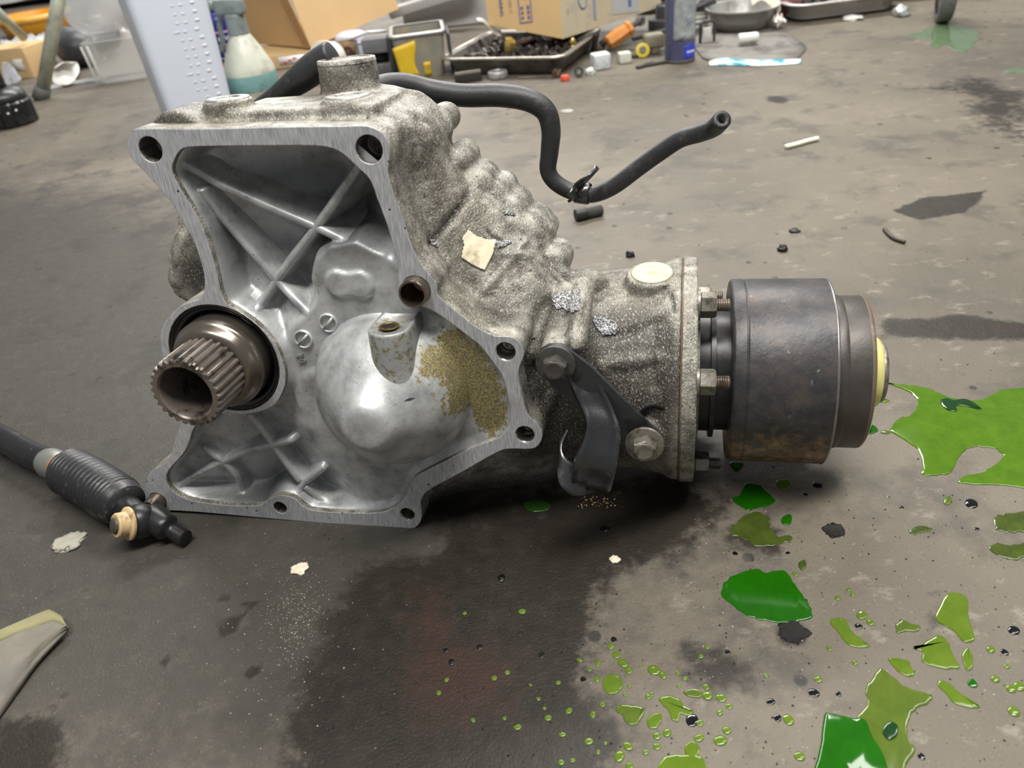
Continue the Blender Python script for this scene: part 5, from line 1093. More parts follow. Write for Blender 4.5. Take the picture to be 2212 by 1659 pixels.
mesh('bolt_hole', *lathe([(.012, 0), (.0115, .0006), (.006, .0008), (.0055, -.002), (0, -.002)], (-.048, -.0096, z1*.70), (0, -1, 0), 28, (False, False)), plain('dark rust', (70, 48, 42), .6), gb)
mesh('top_fold', *tube([Vector((-.082, -.006, z1)), Vector((-.03, -.010, z1+.004)), Vector((.01, -.012, z1+.014)), Vector((.055, -.01, z1+.012))], .0035, 8), plain('pale worn edge', (190, 190, 188), .35, .5), gb)
# yellow streaked bin
c = fl(925, 172); yb_ = empty('grey_bin', (c.x-.014, c.y+.09, 0), radians(3)); tag(yb_, 'battered grey bin with a broad yellow paint patch left of the parts tray', 'bin')
zb = vy(930, 66, c.y+.05).z
mesh('bin_shell', *rings([rrect(.050, .06, .012, 0), rrect(.061, .068, .014, zb), rrect(.057, .064, .012, zb), rrect(.047, .056, .010, .006)], (True, True)), plain('battered grey metal', (140, 138, 128), .5, .2, scale=25, dirt=(172, 156, 84), dirt_amt=.3, dirt_scale=22), yb_, sharp=40)
V, f = ngrid(lambda u, v: Vector((-.051-.010*v+.046*u*(1-.15*sin(v*5)), -(.0604+.008*v)-.0008, zb*(.02+v*.74+.12*v*u))), 8, 8)
solid(mesh('yellow_patch', V, f, plain('yellow paint', (222, 186, 44), .5, var=.08, scale=40, dirt=(170, 146, 70), dirt_amt=.25, dirt_scale=40), yb_), .0006)
V, f = ngrid(lambda u, v: Vector((.004+.016*u, -(.0604+.008*v)-.0008, zb*(.02+v*.34))), 5, 5)
solid(mesh('yellow_patch', V, f, plain('yellow paint', (222, 186, 44), .5), yb_), .0006)
mesh('bin_rim', *rings([rrect(.062, .069, .014, zb-.004), rrect(.065, .072, .014, zb-.002), rrect(.065, .072, .014, zb+.003), rrect(.057, .064, .012, zb+.003)], (False, False)), plain('pale worn edge', (190, 190, 188), .35, .5), yb_)
mesh('side_plate', *box(.006, .10, zb*.9, (.071, .0, 0), .002), plain('dark grey post', (70, 72, 74), .5, .3), yb_, sharp=30)
# big pale panel behind, with a rusty hinge plate
c = fl(900, 120); pn = empty('moulded_guard', (c.x+.10, c.y+.36, 0), radians(-8)); tag(pn, 'large pale grey moulded panel with a rusty hinge plate behind the bin', 'panel')
PG = plain('pale grey panel', (164, 164, 164), .5, var=.05, scale=8, dirt=(126, 126, 126), dirt_amt=.4, dirt_scale=6)
mesh('panel_sheet', *box(.30, .02, .34, (.0, .0, 0), .006, Matrix.Rotation(radians(-14), 4, 'X')), PG, pn, sharp=30)
mesh('panel_ledge', *box(.26, .05, .028, (-.03, -.05, .075), .006, Matrix.Rotation(radians(-10), 4, 'Y')), PG, pn, sharp=30)
mesh('hinge_plate', *box(.060, .006, .040, (.065, -.010, .115), .003, Matrix.Rotation(radians(-14), 4, 'X') @ Matrix.Rotation(radians(-18), 4, 'Y')), plain('rusty hinge', (148, 124, 104), .6, .2, dirt=(106, 80, 62), dirt_amt=.5, dirt_scale=50), pn, sharp=30)
for dx in (.055, .085): mesh('hinge_screw', *lathe([(.006, 0), (.005, .002), (0, .0026)], (dx+.008, -.022-.012, .142+.2*(dx-.055)), (0, -1, .2), 14), CHROME, pn)
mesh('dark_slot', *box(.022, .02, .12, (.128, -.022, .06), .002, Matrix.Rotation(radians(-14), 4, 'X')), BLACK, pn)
mesh('pale_post', *box(.034, .03, .19, (.168, -.045, 0), .004), plain('pale blue grey plastic', (172, 178, 182), .5), pn, sharp=30)

# printed carton on the tray
Yc = fl(1150, 160).y+.085
k0 = vy(1216, 84, Yc); pbx = empty('printed_carton', k0); tag(pbx, 'cardboard box with blue printing resting tilted on the tray of fasteners', 'box')
ip = Matrix.Translation(-Vector(k0)); PL, PR = ip @ vy(1056, 54, Yc+.10), ip @ vy(1428, 14, Yc+.24)
up = Vector((.0, .05, .26)); inn_ = Vector((0, 1, 0))
pbL = mesh('left_panel', *prism([Vector(), PL, PL+up+Vector((-.012, 0, 0)), up], .004, Vector((.35, .9, 0))), plain('tan printed cardboard', (206, 174, 124), .8, var=.04, scale=7, dirt=(190, 156, 108), dirt_amt=.2, dirt_scale=6), pbx, smooth=False)
pbR = mesh('right_panel', *prism([Vector(), PR, PR+up, up], .004, Vector((-.6, .8, 0))), plain('grey soiled carton print', (184, 172, 146), .75, var=.12, scale=14, dirt=(150, 146, 136), dirt_amt=.5, dirt_scale=14), pbx, smooth=False)
mesh('carton_floor', *rings([[Vector((0, .002, .001)), PR+Vector((0, .003, .001)), PL+PR+Vector((0, .003, .002)), PL+Vector((0, .003, .001))], [Vector((0, .002, .005)), PR+Vector((0, .003, .005)), PL+PR+Vector((0, .003, .006)), PL+Vector((0, .003, .005))]]), CARD2, pbx, smooth=False)
BLUEP = plain('blue carton print', (92, 98, 150), .7, var=.1, scale=200)
uL = (-PL).normalized(); nL = uL.cross(up).normalized(); uR = PR.normalized(); nR = uR.cross(up).normalized()
if nL.y > 0: nL = -nL
if nR.y > 0: nR = -nR
def onL(a, z): return PL*a+up*(z/.26)+nL*.0012
def onR(a, z): return PR*a+up*(z/.26)+nR*.0012
text('lettering', 'BEARING', .013, face_mat(onL(.80, .050), nL, up, radians(-90)), BLUEP, pbL, .0003)
text('lettering', 'CELL C', .010, face_mat(onL(.67, .050), nL, up, radians(-90)), plain('faded grey print', (168, 156, 136), .7), pbL, .0003)
fm = face_mat(onL(.47, .075), nL, up)
def frame_rect(w_, h_, t_):
    M_ = MB()
    for x, y, a, b in ((0, h_/2, w_, t_), (0, -h_/2, w_, t_), (w_/2, 0, t_, h_), (-w_/2, 0, t_, h_)): M_.add(box(a, b, .0004, (x, y, 0)))
    return M_
o = frame_rect(.031, .110, .0022).obj('print_frame', BLUEP, pbL, smooth=False); o.matrix_local = fm
rq = random.Random(4)
for i in range(3):
    for j in range(9):
        if rq.random() < .75:
            o = mesh('print_mark', *box(.0065, .008*rq.uniform(.6, 1), .0004, (-.008+.008*i, -.045+.0105*j, 0)), BLUEP, pbL, smooth=False); o.matrix_local = fm
GB = plain('faded slate print', (126, 138, 158), .7)
o = mesh('print_curl', *tube(catmull([Vector((-.012, .03, 0)), Vector((-.014, .004, 0)), Vector((-.004, -.012, 0)), Vector((.010, -.006, 0)), Vector((.014, .012, 0))], 6), .0022, 6), GB, pbR); o.matrix_local = face_mat(onR(.20, .062), nR, up)
o = mesh('print_bar', *box(.008, .055, .0005), GB, pbR, smooth=False); o.matrix_local = face_mat(onR(.31, .045), nR, up)
text('lettering', 'CC', .010, face_mat(onR(.06, .052), nR, up, radians(-90)), plain('faded grey print', (168, 156, 136), .7), pbR, .0003)
o = mesh('clear_tape', *box(.10, .10, .0005), mat_clear('scuffed clear tape', (200, 204, 206), .25, .45), pbR, smooth=False); o.matrix_local = face_mat(onR(.62, .06), nR, up)
o = mesh('print_mark', *box(.012, .016, .0007), BLUEP, pbR, smooth=False); o.matrix_local = face_mat(onR(.66, .03), nR, up)
# parts tray
ca_, cb_ = fl(1030, 160), fl(1262, 158); tw = (cb_-ca_).length; tdir = atan2(cb_.y-ca_.y, cb_.x-ca_.x)
TY = empty('parts_tray', (ca_.x+cb_.x)/2+0 if False else ((ca_.x+cb_.x)/2, (ca_.y+cb_.y)/2+.128, 0), tdir); tag(TY, 'dirty steel tray full of greasy fasteners under the printed box', 'tray')
zt = vy(1150, 117, ca_.y-.03).z*1.12; DT = plain('grimy steel tray', (118, 114, 108), .36, .25, scale=30, dirt=(66, 62, 58), dirt_amt=.5, dirt_scale=18)
hx, hy = tw/2+.012, .135
mesh('tray_shell', *rings([rrect(hx-.022, hy-.02, .02, .001), rrect(hx-.012, hy-.012, .024, .004), rrect(hx, hy, .03, zt-.003), rrect(hx+.010, hy+.010, .034, zt), rrect(hx+.010, hy+.010, .034, zt+.002), rrect(hx-.004, hy-.004, .028, zt+.001), rrect(hx-.016, hy-.014, .022, .006)], (True, True)), DT, TY, sharp=50)
mesh('rolled_rim', *tube([*rrect(hx+.010, hy+.010, .034, zt+.001, 6), rrect(hx+.010, hy+.010, .034, zt+.001, 6)[0]], .0035, 8), plain('worn bright rim', (186, 180, 170), .3, .8), TY)
OILY = [plain('oily dark part', (54, 50, 47), .35, .5, scale=60, dirt=(84, 76, 68), dirt_amt=.4), plain('rust brown part', (92, 70, 60), .6, .3, scale=60, dirt=(60, 50, 46), dirt_amt=.4), plain('dull steel part', (140, 136, 128), .35, .7, scale=60, dirt=(84, 80, 74), dirt_amt=.4), plain('white plastic part', (216, 214, 208), .5)]
BRASS = plain('brass', (214, 190, 112), .28, .75, dirt=(150, 128, 70), dirt_amt=.2)
def bolt(px, py, Y, d, ln, r, mt, label, name='bolt', cat='bolt', group=None):
    p = vy(px, py, Y); o = empty(name, p); tag(o, label, cat, group); d = Vector(d).normalized()
    mesh('shank', *lathe([(r*.55, 0), (r*.55, ln), (r*.4, ln+.002)], d*-ln*.5, d, 14), mt, o); mesh('head', *hexnut(d*-(ln*.5+r*.7), d, r, r*.8), mt, o, sharp=35); return o

# greasy bed of small parts: nobody could count it
M_ = MB(); rq = random.Random(9)
for k in range(240):
    x, y, z = rq.uniform(-hx+.03, hx-.03), rq.uniform(-hy+.03, hy-.03), rq.uniform(.010, zt*.78); d = Vector((rq.uniform(-1, 1), rq.uniform(-1, 1), rq.uniform(-.4, .6))); r = rq.uniform(.005, .011)
    M_.add(lathe([(r*.5, 0), (r*.5, r*2.5)], (x, y, z), d, 8)); M_.add(hexnut(Vector((x, y, z))-d.normalized()*r*.7, d, r, r*.8))
o = M_.obj('greasy_hardware', OILY[0], None, smooth=False); o.location = TY.location; o.rotation_euler = TY.rotation_euler; tag(o, 'bed of greasy nuts and bolts filling the parts tray', 'hardware', kind='stuff'); o.scale = (.93, .90, 1)
yf = ca_.y+.06
for k, (px, py, d, ln, r, mi) in enumerate(((1088, 104, (.3, -.2, .9), .05, .012, 0), (1128, 92, (.8, -.2, .3), .06, .013, 1), (1160, 96, (-.5, -.3, .6), .05, .012, 0), (1186, 92, (.6, -.4, .5), .05, .012, 1), (1212, 106, (.9, -.2, .1), .05, .011, 2), (1252, 100, (.2, -.5, .7), .05, .013, 0), (1270, 78, (.6, -.2, .3), .06, .013, 2), (1200, 112, (-.3, -.6, .3), .03, .009, 2), (1066, 108, (.5, -.5, .2), .04, .012, 1), (1284, 96, (.2, -.3, .9), .05, .012, 0), (1140, 110, (.8, -.1, -.2), .04, .010, 0), (1228, 84, (-.7, -.4, .4), .05, .012, 0))):
    bolt(px, py, yf+.02*(k % 3), d, ln, r, OILY[mi], ('greasy black bolt among the fasteners in the tray', 'rust brown bolt among the fasteners in the tray', 'dull steel bolt among the fasteners in the tray')[mi], group=('black bolts in the tray', 'rusty bolts in the tray', 'steel bolts in the tray')[mi])
p = vy(1099, 97, yf-.01); o = empty('brass_nut', p); tag(o, 'bright pale brass nut standing at the left of the fastener tray', 'nut')
mesh('nut_body', *hexnut((0, 0, -.016), (.15, -.25, .95), .0145, .027), BRASS, o, sharp=35); mesh('nut_collar', *lathe([(.009, .010), (.009, .015), (.006, .016)], (0, 0, 0), (.15, -.25, .95), 20), BRASS, o, sharp=35)
p = vy(1237, 102, yf-.01); o = empty('brass_fitting', p); tag(o, 'brass nipple fitting standing beneath the printed box corner', 'fitting')
mesh('fitting_body', *hexnut((0, 0, -.020), (0, -.1, 1), .0095, .012), BRASS, o, sharp=35); mesh('fitting_barrel', *lathe([(.008, -.008), (.008, .004), (.006, .006), (.0085, .009), (.0085, .013), (.005, .020), (.003, .022)], (0, 0, 0), (0, -.1, 1), 22), BRASS, o, sharp=40)
p = vy(1178, 84, yf); o = mesh('white_connector', *box(.020, .016, .016, (0, 0, 0), .003, Matrix.Rotation(.5, 4, 'Y')), OILY[3]); o.location = p; tag(o, 'small white plastic connector just under the printed box', 'connector')
p = vy(1050, 62, yf+.05); V, f = ngrid(lambda u, v: Vector((-.020+.055*u, .012*v, .018*(1-u)*(1 if v < .5 else .6)+.006*sin(u*6)+.012*v-.02*u)), 9, 6)
o = mesh('bent_tin', V, f, plain('pale bent tin', (196, 190, 178), .4, .4, dirt=(150, 140, 124), dirt_amt=.4)); o.location = p; solid(o, .0015); tag(o, 'pale bent tin strip poking up at the left of the tray', 'strip')
# long rod with forked end across the tray corner
Yr = yf+.03; rp_ = [vy(1296, 96, Yr), vy(1318, 82, Yr), vy(1356, 62, Yr+.04), vy(1384, 45, Yr+.08)]
ro = empty('steel_rod', rp_[1]); tag(ro, 'long worn steel rod with eye ends sticking out of the tray', 'rod'); ir = Matrix.Translation(-Vector(ro.location)); rp_ = [ir @ q for q in rp_]
ROD = plain('worn steel rod', (122, 116, 110), .35, .6, dirt=(84, 78, 72), dirt_amt=.4)
mesh('rod_bar', *tube(rp_, [.009, .0075, .006, .007], 16), ROD, ro)
for q, r in ((rp_[0], .014), (rp_[-1], .012)): mesh('rod_eye', *lathe([(r*.5, -.006), (r, -.005), (r, .005), (r*.5, .006), (r*.5, -.006)], q, (.2, -.9, .3), 24, (False, False)), ROD, ro, sharp=40)
# loose things beside the tray
def upr(px, py, dy=0): c = fl(px, py); return Vector((c.x, c.y+dy, 0))
def cube_(px, py, w_, h_, mt, label, cat, name, rz=.2, bev=.003):
    o = mesh(name, *box(w_, w_*.9, h_, bev=bev), mt, sharp=30); o.location = upr(px, py, w_*.4); o.rotation_euler = (0, 0, rz); return tag(o, label, cat)
SCW = plain('scuffed white plastic', (206, 210, 210), .5, var=.06, scale=60, dirt=(150, 152, 150), dirt_amt=.45, dirt_scale=50)
cube_(1300, 150, .038, vy(1298, 118, upr(1300, 150).y).z, SCW, 'scuffed white plastic block beside the tray, larger of two', 'block', 'white_block', .15)
cube_(1351, 137, .027, .022, plain('cream plastic', (212, 214, 200), .5), 'smaller cream block right of the scuffed white block', 'block', 'white_block', .1)
o = mesh('orange_part', *lathe([(.010, 0), (.017, .004), (.018, .03), (.016, .055), (.019, .060), (.017, .068)], (0, 0, .018), Vector((.85, .2, .38)), 7), plain('orange plastic part', (206, 134, 60), .45, dirt=(150, 96, 52), dirt_amt=.35), smooth=False); o.location = upr(1312, 112, .0); tag(o, 'orange faceted plastic part lying above the white block', 'part piece')
o = mesh('yellow_ring', *lathe([(.008, -.004), (.0155, -.003), (.0155, .003), (.008, .004), (.008, -.004)], (0, 0, .0155), (-.1, -.9, .3), 28, (False, False)), plain('yellow ring', (206, 184, 56), .4), sharp=40); o.location = upr(1390, 126, .01); tag(o, 'small yellow ring standing near the cream block', 'ring')
o = empty('tan_bracket', upr(1418, 122, .03)); tag(o, 'tan grey cast piece between yellow ring and blue can', 'cast piece'); TAN = plain('tan grey casting', (140, 136, 116), .55, .2, dirt=(98, 92, 80), dirt_amt=.45)
mesh('casting_body', *box(.046, .03, .030, (0, 0, .014), .006), TAN, o, sharp=40); mesh('casting_leg', *box(.020, .024, .018, (.004, 0, 0), .004), TAN, o, sharp=40)
o = mesh('dark_lever', *box(.09, .012, .010, (0, 0, .03), .003, Matrix.Rotation(-.1, 4, 'Y')), plain('dark lever', (70, 68, 66), .45, .4), sharp=30); o.location = upr(1420, 118, .05); tag(o, 'flat dark lever behind the tan cast piece', 'lever')
o = empty('metal_puck', upr(1076, 168, .0)); tag(o, 'round pale metal puck on the floor before the tray', 'puck')
mesh('puck_body', *lathe([(.020, 0), (.0225, .002), (.0225, .013), (.021, .015), (.016, .0152), (.015, .0135), (0, .0135)], n=40, cap=(True, False)), plain('pale alloy', (172, 172, 168), .4, .5, dirt=(128, 126, 122), dirt_amt=.4), o, sharp=40)
o = empty('dark_rail', upr(1012, 176, .0), radians(6)); tag(o, 'dark metal slide rail with bright edge left of the pale puck', 'rail')
mesh('rail_bar', *box(.060, .022, .018, bev=.003), plain('dark oily rail', (64, 62, 60), .35, .5), o, sharp=30); mesh('rail_edge', *box(.058, .004, .006, (0, -.009, .0185), .001), plain('worn bright rim', (186, 180, 170), .3, .8), o, sharp=30)
o = mesh('brass_ferrule', *lathe([(.008, -.008), (.010, -.006), (.010, .005), (.007, .008)], (0, 0, .010), (.7, -.6, .2), 20), plain('pale brass', (226, 212, 166), .3, .5), sharp=40); o.location = upr(1000, 150, 0); tag(o, 'pale brass ferrule behind the dark rail', 'ferrule')
o = mesh('red_cap', *lathe([(.009, 0), (.0095, .002), (.009, .009), (.007, .011), (0, .011)], (0, 0, 0), (0, 0, 1), 10), plain('red plastic cap', (206, 84, 62), .45), sharp=40); o.location = upr(1221, 174); o.scale = (1.1, .9, 1); tag(o, 'small red plastic cap on the floor before the tray', 'cap')
o = mesh('dark_washer', *lathe([(.005, -.003), (.0105, -.003), (.0105, .003), (.005, .003), (.005, -.003)], (0, 0, .0105), (-.3, -.9, .2), 24, (False, False)), plain('dark washer', (84, 86, 84), .4, .5), sharp=40); o.location = upr(1251, 166); tag(o, 'dark washer standing on edge right of the red cap', 'washer')
crumb(1275, 161, 10, plain('pale torn foil', (178, 182, 178), .4, .3), 'pale scrap beside the dark washer', 'scrap', .9, 3, 'foil_scrap'); crumb(1203, 166, 9, plain('rust brown part', (92, 70, 60), .6), 'rust brown nub against the tray foot', 'nub', 1.3, 4, 'rust_nub')
lie('thin_rod', [(1118, 168), (1160, 166), (1200, 165)], .0018, plain('dull steel part', (140, 136, 128), .35, .7), 'thin wire rod along the foot of the tray', 'wire')
for k, (px, py, L_, rz) in enumerate(((1395, 144, .05, .5), (1420, 140, .06, .2), (1376, 122, .035, .9))):
    o = mesh('black_offcut', *box(L_, .012, .006, bev=.002), plain('black offcut', (52, 50, 48), .5, dirt=(80, 76, 72), dirt_amt=.3), sharp=30); o.location = upr(px, py, .0); o.rotation_euler = (0, 0, rz); tag(o, ('flat black offcut left of the blue can', 'longest black offcut at the foot of the blue can', 'short black offcut right of the cream block')[k], 'offcut')
# dark machine parts heap behind the tray, up to the can
MP = plain('dark greasy casting', (74, 74, 76), .45, .3, var=.2, scale=30, dirt=(48, 48, 50), dirt_amt=.5, dirt_scale=20)
for k, (px, py, r, hh, lab) in enumerate(((1408, 88, .045, .06, 'dark greasy hub behind the blue can, lower one'), (1395, 60, .05, .05, 'dark greasy hub behind the blue can, further back'))):
    c = fl(px, py); o = empty('greasy_hub', (c.x+(.058, .06)[k], c.y+(.10, .22)[k], 0)); tag(o, lab, 'hub')
    mesh('hub_body', *lathe([(r*.9, 0), (r, .006), (r, hh*.5), (r*.6, hh*.55), (r*.55, hh), (r*.3, hh*1.05), (r*.28, hh*.8), (0, hh*.8)], n=32, cap=(True, False)), MP, o, sharp=40)
    mesh('hub_arm', *tube([Vector((0, 0, hh*.6)), Vector((.06, -.03, hh*.8)), Vector((.11, -.05, hh*1.1))], .009, 12), MP, o)
# blue spray can at the right
c = fl(1476, 138); uc = empty('blue_can', (c.x, c.y+.032, 0)); tag(uc, 'worn blue spray can with silvery scraped label standing on the floor', 'can')
RB = 32.5*mpx((c.x, c.y+.03, .06)); UB = plain('worn blue can print', (98, 104, 146), .38, .25, var=.15, scale=20, dirt=(112, 114, 134), dirt_amt=.5, dirt_scale=16)
mesh('can_body', *lathe([(RB*.90, 0), (RB, .004), (RB*1.0, .20), (RB*.97, .215), (RB*.7, .228), (RB*.6, .23)], n=56), UB, uc, sharp=40)
mesh('bottom_seam', *lathe([(RB*.97, .001), (RB*1.03, .003), (RB*1.0, .007)], n=56, cap=(False, False)), plain('grey seam', (120, 120, 126), .4, .5), uc)
def curved(name, a0, a1, z0, z1, mt, par, R, rag=0.0):
    V, f = ngrid(lambda u, v: Vector(((R+.0005)*sin(radians(a0+(a1-a0)*u+rag*noise.noise((v*5, u*2, 1)))), -(R+.0005)*cos(radians(a0+(a1-a0)*u+rag*noise.noise((v*5, u*2, 1)))), z0+(z1-z0)*v)), 14, 12); return solid(mesh(name, V, f, mt, par), .0004)
curved('scraped_label', -38, 58, .046, .135, plain('scraped silver label', (170, 176, 176), .4, .35, var=.25, scale=70, dirt=(104, 112, 140), dirt_amt=.4, dirt_scale=40), uc, RB, 10)
BRB = plain('bright blue print', (52, 62, 190), .35, var=.1)
curved('blue_print', 4, 62, .010, .036, BRB, uc, RB, 4); curved('white_streak', 12, 54, .021, .025, WHT, uc, RB); curved('blue_print', -30, 60, .150, .200, BRB, uc, RB, 8); curved('white_streak', 20, 50, .166, .171, WHT, uc, RB, 6)
# white louvred panel, black clip
c = fl(1528, 78); o = empty('louvred_grille', (c.x, c.y+.10, 0)); tag(o, 'white louvred plastic grille between blue can and steel bowl', 'grille')
zt = .14; mesh('grille_frame', *box(.056, .012, zt, bev=.003), WHITE, o, sharp=30)
for k in range(11): mesh('slat', *box(.044, .005, .006, (0, -.008, .014+k*.0105), .001), WHITE, o)
c = fl(1528, 98); o = empty('black_clip', (c.x, c.y+.0, 0)); tag(o, 'black rectangular loop clip before the louvred grille', 'clip')
M4_ = plain('black plastic clip', (54, 54, 54), .45)
mesh('clip_loop', *tube([Vector(q) for q in ((-.017, 0, .004), (-.017, 0, .045), (-.011, 0, .052), (.009, 0, .052), (.015, 0, .045), (.015, 0, .004), (.0, 0, .003), (-.017, 0, .004))], .0035, 8), M4_, o)
mesh('clip_foot', *lathe([(.024, 0), (.026, .003), (.022, .007), (0, .008)], (0, -.012, 0), (0, 0, 1), 28), plain('grey dirty disc', (96, 92, 88), .6), o)
mesh('clip_insert', *box(.020, .004, .024, (-.001, .002, .014), .001), WHITE, o)
# steel bowl with a cream cloth
c = fl(1622, 72); bw = empty('steel_bowl', (c.x, c.y+.075, 0)); tag(bw, 'round brushed steel bowl holding a cream cloth', 'bowl')
zt = vy(1620, 30, c.y+.02).z+.008
BST = plain('brushed steel', (172, 172, 170), .36, .35, var=.06, scale=20, dirt=(126, 124, 120), dirt_amt=.3)
rb = 78*mpx((c.x, c.y+.06, .05))
mesh('bowl_shell', *lathe([(rb*.62, 0), (rb*.72, .004), (rb*.86, zt*.5), (rb*.95, zt*.95), (rb*1.02, zt), (rb*1.02, zt+.003), (rb*.94, zt+.002), (rb*.84, zt*.5), (rb*.70, .007), (0, .006)], n=64, cap=(True, False)), BST, bw, sharp=50)
rp = [bw.location+Vector(((.012+.075*u), -.03+.05*v, zt+.004+.065*v+.012*sin(u*5+v*3)-.018*abs(u-.3))) for v in np.linspace(0, 1, 6) for u in np.linspace(0, 1, 7)]
o = sheet('cream_cloth', [rp[k*7:(k+1)*7] for k in range(6)], plain('cream cloth', (224, 216, 194), .8, var=.05, scale=30, dirt=(190, 172, 130), dirt_amt=.3, dirt_scale=20), thick=.003, sub=2); tag(o, 'cream cloth draped in the steel bowl', 'cloth')
o = crumple('shiny_wrapper', upr(1686, 64, .02), .014, .016, .038, plain('pale shiny wrapper', (214, 206, 196), .2, .4, var=.15, scale=60), 5, .4, 14, 1.2, 8); tag(o, 'crumpled shiny wrapper between steel bowl and long tray', 'wrapper')
# flattened dirty mat, cap, torn packaging
matp = [(1500, 84), (1560, 76), (1660, 72), (1706, 78), (1730, 96), (1742, 106), (1716, 130), (1650, 138), (1590, 136), (1530, 132), (1508, 116)]
cm = fl(1620, 106); MV = catmull([fl(*p)-Vector((cm.x, cm.y, 0)) for p in matp], 4, True)
MV = [p+Vector((.004*noise.noise(p*30), .004*noise.noise(p*30+Vector((5, 0, 0))), 0)) for p in MV]
v, f = rings([[p+Vector((0, 0, .0005)) for p in MV], [p*.995+Vector((0, 0, .004)) for p in MV], [p*.7+Vector((0, 0, .007)) for p in MV], [p*.3+Vector((0, 0, .005)) for p in MV]])
o = mesh('floor_mat', v, f, plain('dirty grey mat', (112, 108, 102), .6, var=.12, scale=16, bump=.2, dirt=(66, 63, 60), dirt_amt=.55, dirt_scale=12)); o.location = (cm.x, cm.y, 0); tag(o, 'flattened dirty grey mat on the floor before the steel bowl', 'mat')
c = fl(1618, 104); o = empty('white_bottle_top', (c.x, c.y+.01, .0075)); tag(o, 'white plastic cap lying on the dirty mat', 'cap')
mesh('cap_body', *lathe([(.0, -.022), (.0105, -.021), (.0115, -.018), (.0115, .018), (.0105, .021), (0, .022)], (0, 0, .0115), (1, -.12, 0), 32, (False, False)), WHITE, o, sharp=40)
mesh('cap_ring', *lathe([(.0118, .010), (.0122, .011), (.0122, .013), (.0118, .014)], (0, 0, .0115), (1, -.12, 0), 32, (False, False)), WHITE, o)
tpp = [(1530, 139), (1560, 136), (1596, 139), (1640, 137), (1690, 136), (1732, 134)]
rows = [[fl(x, y+dy+1.5*sin(x*.09+dy))+Vector((0, 0, .001+h_*(1+.8*sin(x*.13)))) for x, y in tpp] for dy, h_ in ((5, .000), (2, .006), (-2, .007), (-6, .001))]
o = sheet('torn_packaging', rows, None, thick=.0006, sub=2); t = Nt('teal and white film print'); n_ = t.noise(28, 3); t.set(color=t.ramp(n_, [(.40, s2l((64, 150, 172))), (.47, s2l((150, 200, 210))), (.54, s2l((226, 232, 232)))]), rough=.2); o.data.materials.append(t.m); tag(o, 'torn blue and white plastic packaging lying along the mat edge', 'packaging')
# long steel pan with red brown parts
a_, b_ = fl(1712, 52), fl(1944, 22); lw = (b_-a_).length; an = atan2(b_.y-a_.y, b_.x-a_.x)
lp = empty('steel_pan', ((a_.x+b_.x)/2-.09*sin(an), (a_.y+b_.y)/2+.09*cos(an), 0), an); tag(lp, 'long shallow polished steel pan at the back edge of the floor', 'pan')
hx, hy = lw/2, .10; zt = .042
PANS = plain('polished steel pan', (204, 202, 200), .24, .4, var=.05, scale=10, dirt=(140, 134, 130), dirt_amt=.3, dirt_scale=12)
mesh('pan_shell', *rings([rrect(hx-.03, hy-.03, .03, .001), rrect(hx-.012, hy-.012, .035, .006), rrect(hx, hy, .04, zt-.006), rrect(hx+.012, hy+.012, .045, zt-.002), rrect(hx+.014, hy+.014, .045, zt), rrect(hx, hy, .04, zt+.001), rrect(hx-.012, hy-.012, .036, .008)], (True, True)), PANS, lp, sharp=50)
mesh('rolled_rim', *tube([*rrect(hx+.013, hy+.013, .045, zt, 6), rrect(hx+.013, hy+.013, .045, zt, 6)[0]], .003, 8), PANS, lp)
rq = random.Random(21)
for k in range(9):
    px = 1728+k*27; c = fl(px, 20-k*3); mt = (plain('maroon rubber part', (112, 62, 64), .5, dirt=(70, 46, 46), dirt_amt=.4), plain('oily dark part', (54, 50, 47), .35), plain('pale copper part', (190, 150, 128), .4, .3))[(0, 0, 1, 0, 1, 2, 2, 1, 2)[k]]
    d = Vector((rq.uniform(-1, 1), rq.uniform(-.3, .3), rq.uniform(.1, .5))).normalized(); R_ = rq.uniform(.016, .022)
    o = empty('bushing', (lp.location.x+(k-4)*.034*cos(an), lp.location.y+(k-4)*.034*sin(an)-.02*cos(an)+.02*(k % 2), .030)); tag(o, ('maroon rubber bushing in the steel pan', 'black oily bushing in the steel pan', 'pale copper coloured bushing in the steel pan')[(0, 0, 1, 0, 1, 2, 2, 1, 2)[k]], 'bushing', ('maroon bushings in the pan', 'black bushings in the pan', 'copper bushings in the pan')[(0, 0, 1, 0, 1, 2, 2, 1, 2)[k]])
    mesh('bushing_body', *lathe([(R_*.5, -.018), (R_, -.017), (R_, .017), (R_*.5, .018), (R_*.5, -.018)], (0, 0, 0), d, 24, (False, False)), mt, o, sharp=40)
    mesh('bushing_flange', *lathe([(R_*.5, .016), (R_*1.2, .016), (R_*1.2, .021), (R_*.5, .021)], (0, 0, 0), d, 24, (False, False)), mt, o, sharp=40)
c = fl(1985, 10); o = empty('second_pan', (c.x+.06, c.y+.15, 0), an); tag(o, 'second steel pan, its rim showing between long pan and caster', 'pan')
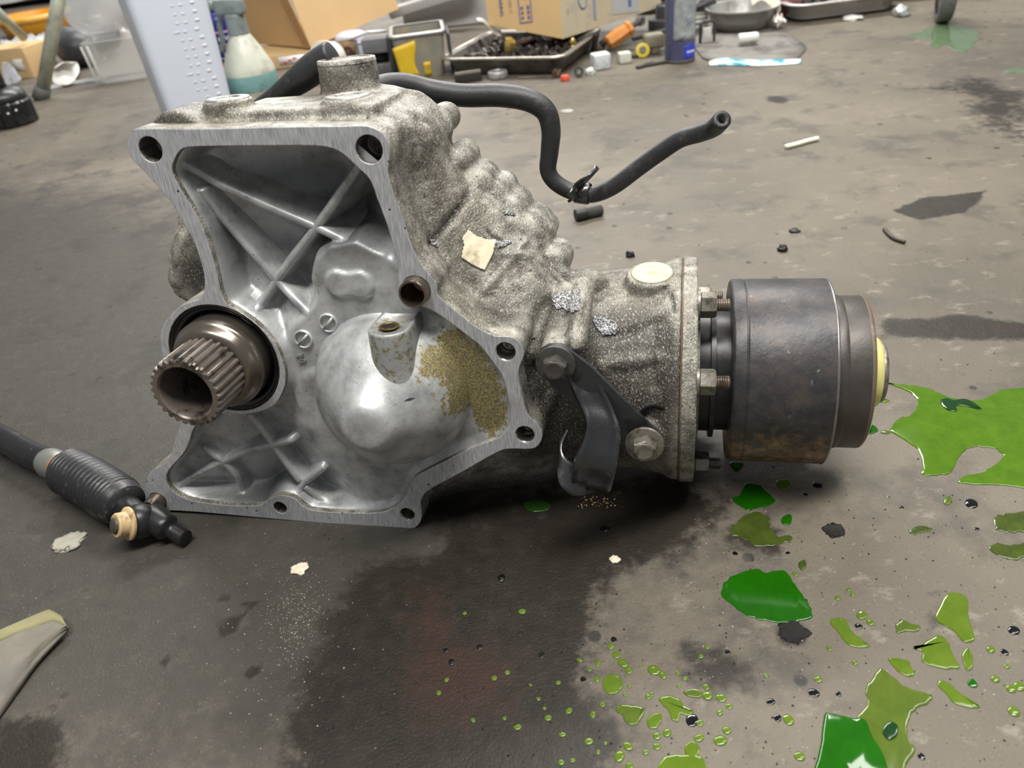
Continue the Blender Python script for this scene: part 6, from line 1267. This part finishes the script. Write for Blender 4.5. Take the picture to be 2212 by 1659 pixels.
mesh('pan_shell', *rings([rrect(.07, .06, .03, .001), rrect(.09, .075, .035, .004), rrect(.098, .083, .04, .040), rrect(.106, .091, .045, .044), rrect(.106, .091, .045, .046), rrect(.094, .079, .04, .046), rrect(.080, .066, .036, .008)], (True, True)), PANS, o, sharp=50)
# caster wheel
c = fl(2034, 48); cw = empty('caster_wheel', (c.x, c.y, 0), radians(-22)); tag(cw, 'grey rubber caster wheel standing at the edge of the pale wet film', 'caster')
rw = .060; TY_ = plain('grey rubber tyre', (104, 106, 104), .5, var=.06, dirt=(78, 80, 78), dirt_amt=.4)
mesh('tyre', *lathe([(rw*.72, -.015), (rw*.92, -.0155), (rw*.99, -.011), (rw, 0), (rw*.99, .011), (rw*.92, .0155), (rw*.72, .015)], (0, 0, rw), (1, 0, 0), 56, (False, False)), TY_, cw)
mesh('wheel_disc', *lathe([(rw*.74, -.012), (rw*.60, -.009), (rw*.3, -.014), (.010, -.017), (0, -.017)], (0, 0, rw), (1, 0, 0), 48, (True, False)), plain('pale grey wheel disc', (150, 150, 148), .45), cw)
mesh('fork_plate', *prism([Vector((.020, -.016, rw-.012)), Vector((.020, .016, rw-.012)), Vector((.020, .028, rw*2.1)), Vector((.020, -.028, rw*2.1))], .004, (1, 0, 0), .001), plain('zinc fork', (160, 160, 158), .35, .6), cw, sharp=35)
mesh('fork_plate', *prism([Vector((-.024, -.016, rw-.012)), Vector((-.024, .016, rw-.012)), Vector((-.024, .028, rw*2.1)), Vector((-.024, -.028, rw*2.1))], .004, (1, 0, 0), .001), plain('zinc fork', (160, 160, 158), .35, .6), cw, sharp=35)
mesh('fork_crown', *box(.050, .058, .006, (0, 0, rw*2.08), .002), plain('zinc fork', (160, 160, 158), .35, .6), cw, sharp=35)
crumb(1843, 42, 16, WHITE, 'white crushed scrap before the long pan', 'scrap', .3, 15, 'paper_scrap'); crumb(1945, 34, 14, plain('clear lump', (176, 178, 176), .15, .2), 'glassy pale lump near the second pan', 'lump', .8, 16, 'resin_lump')
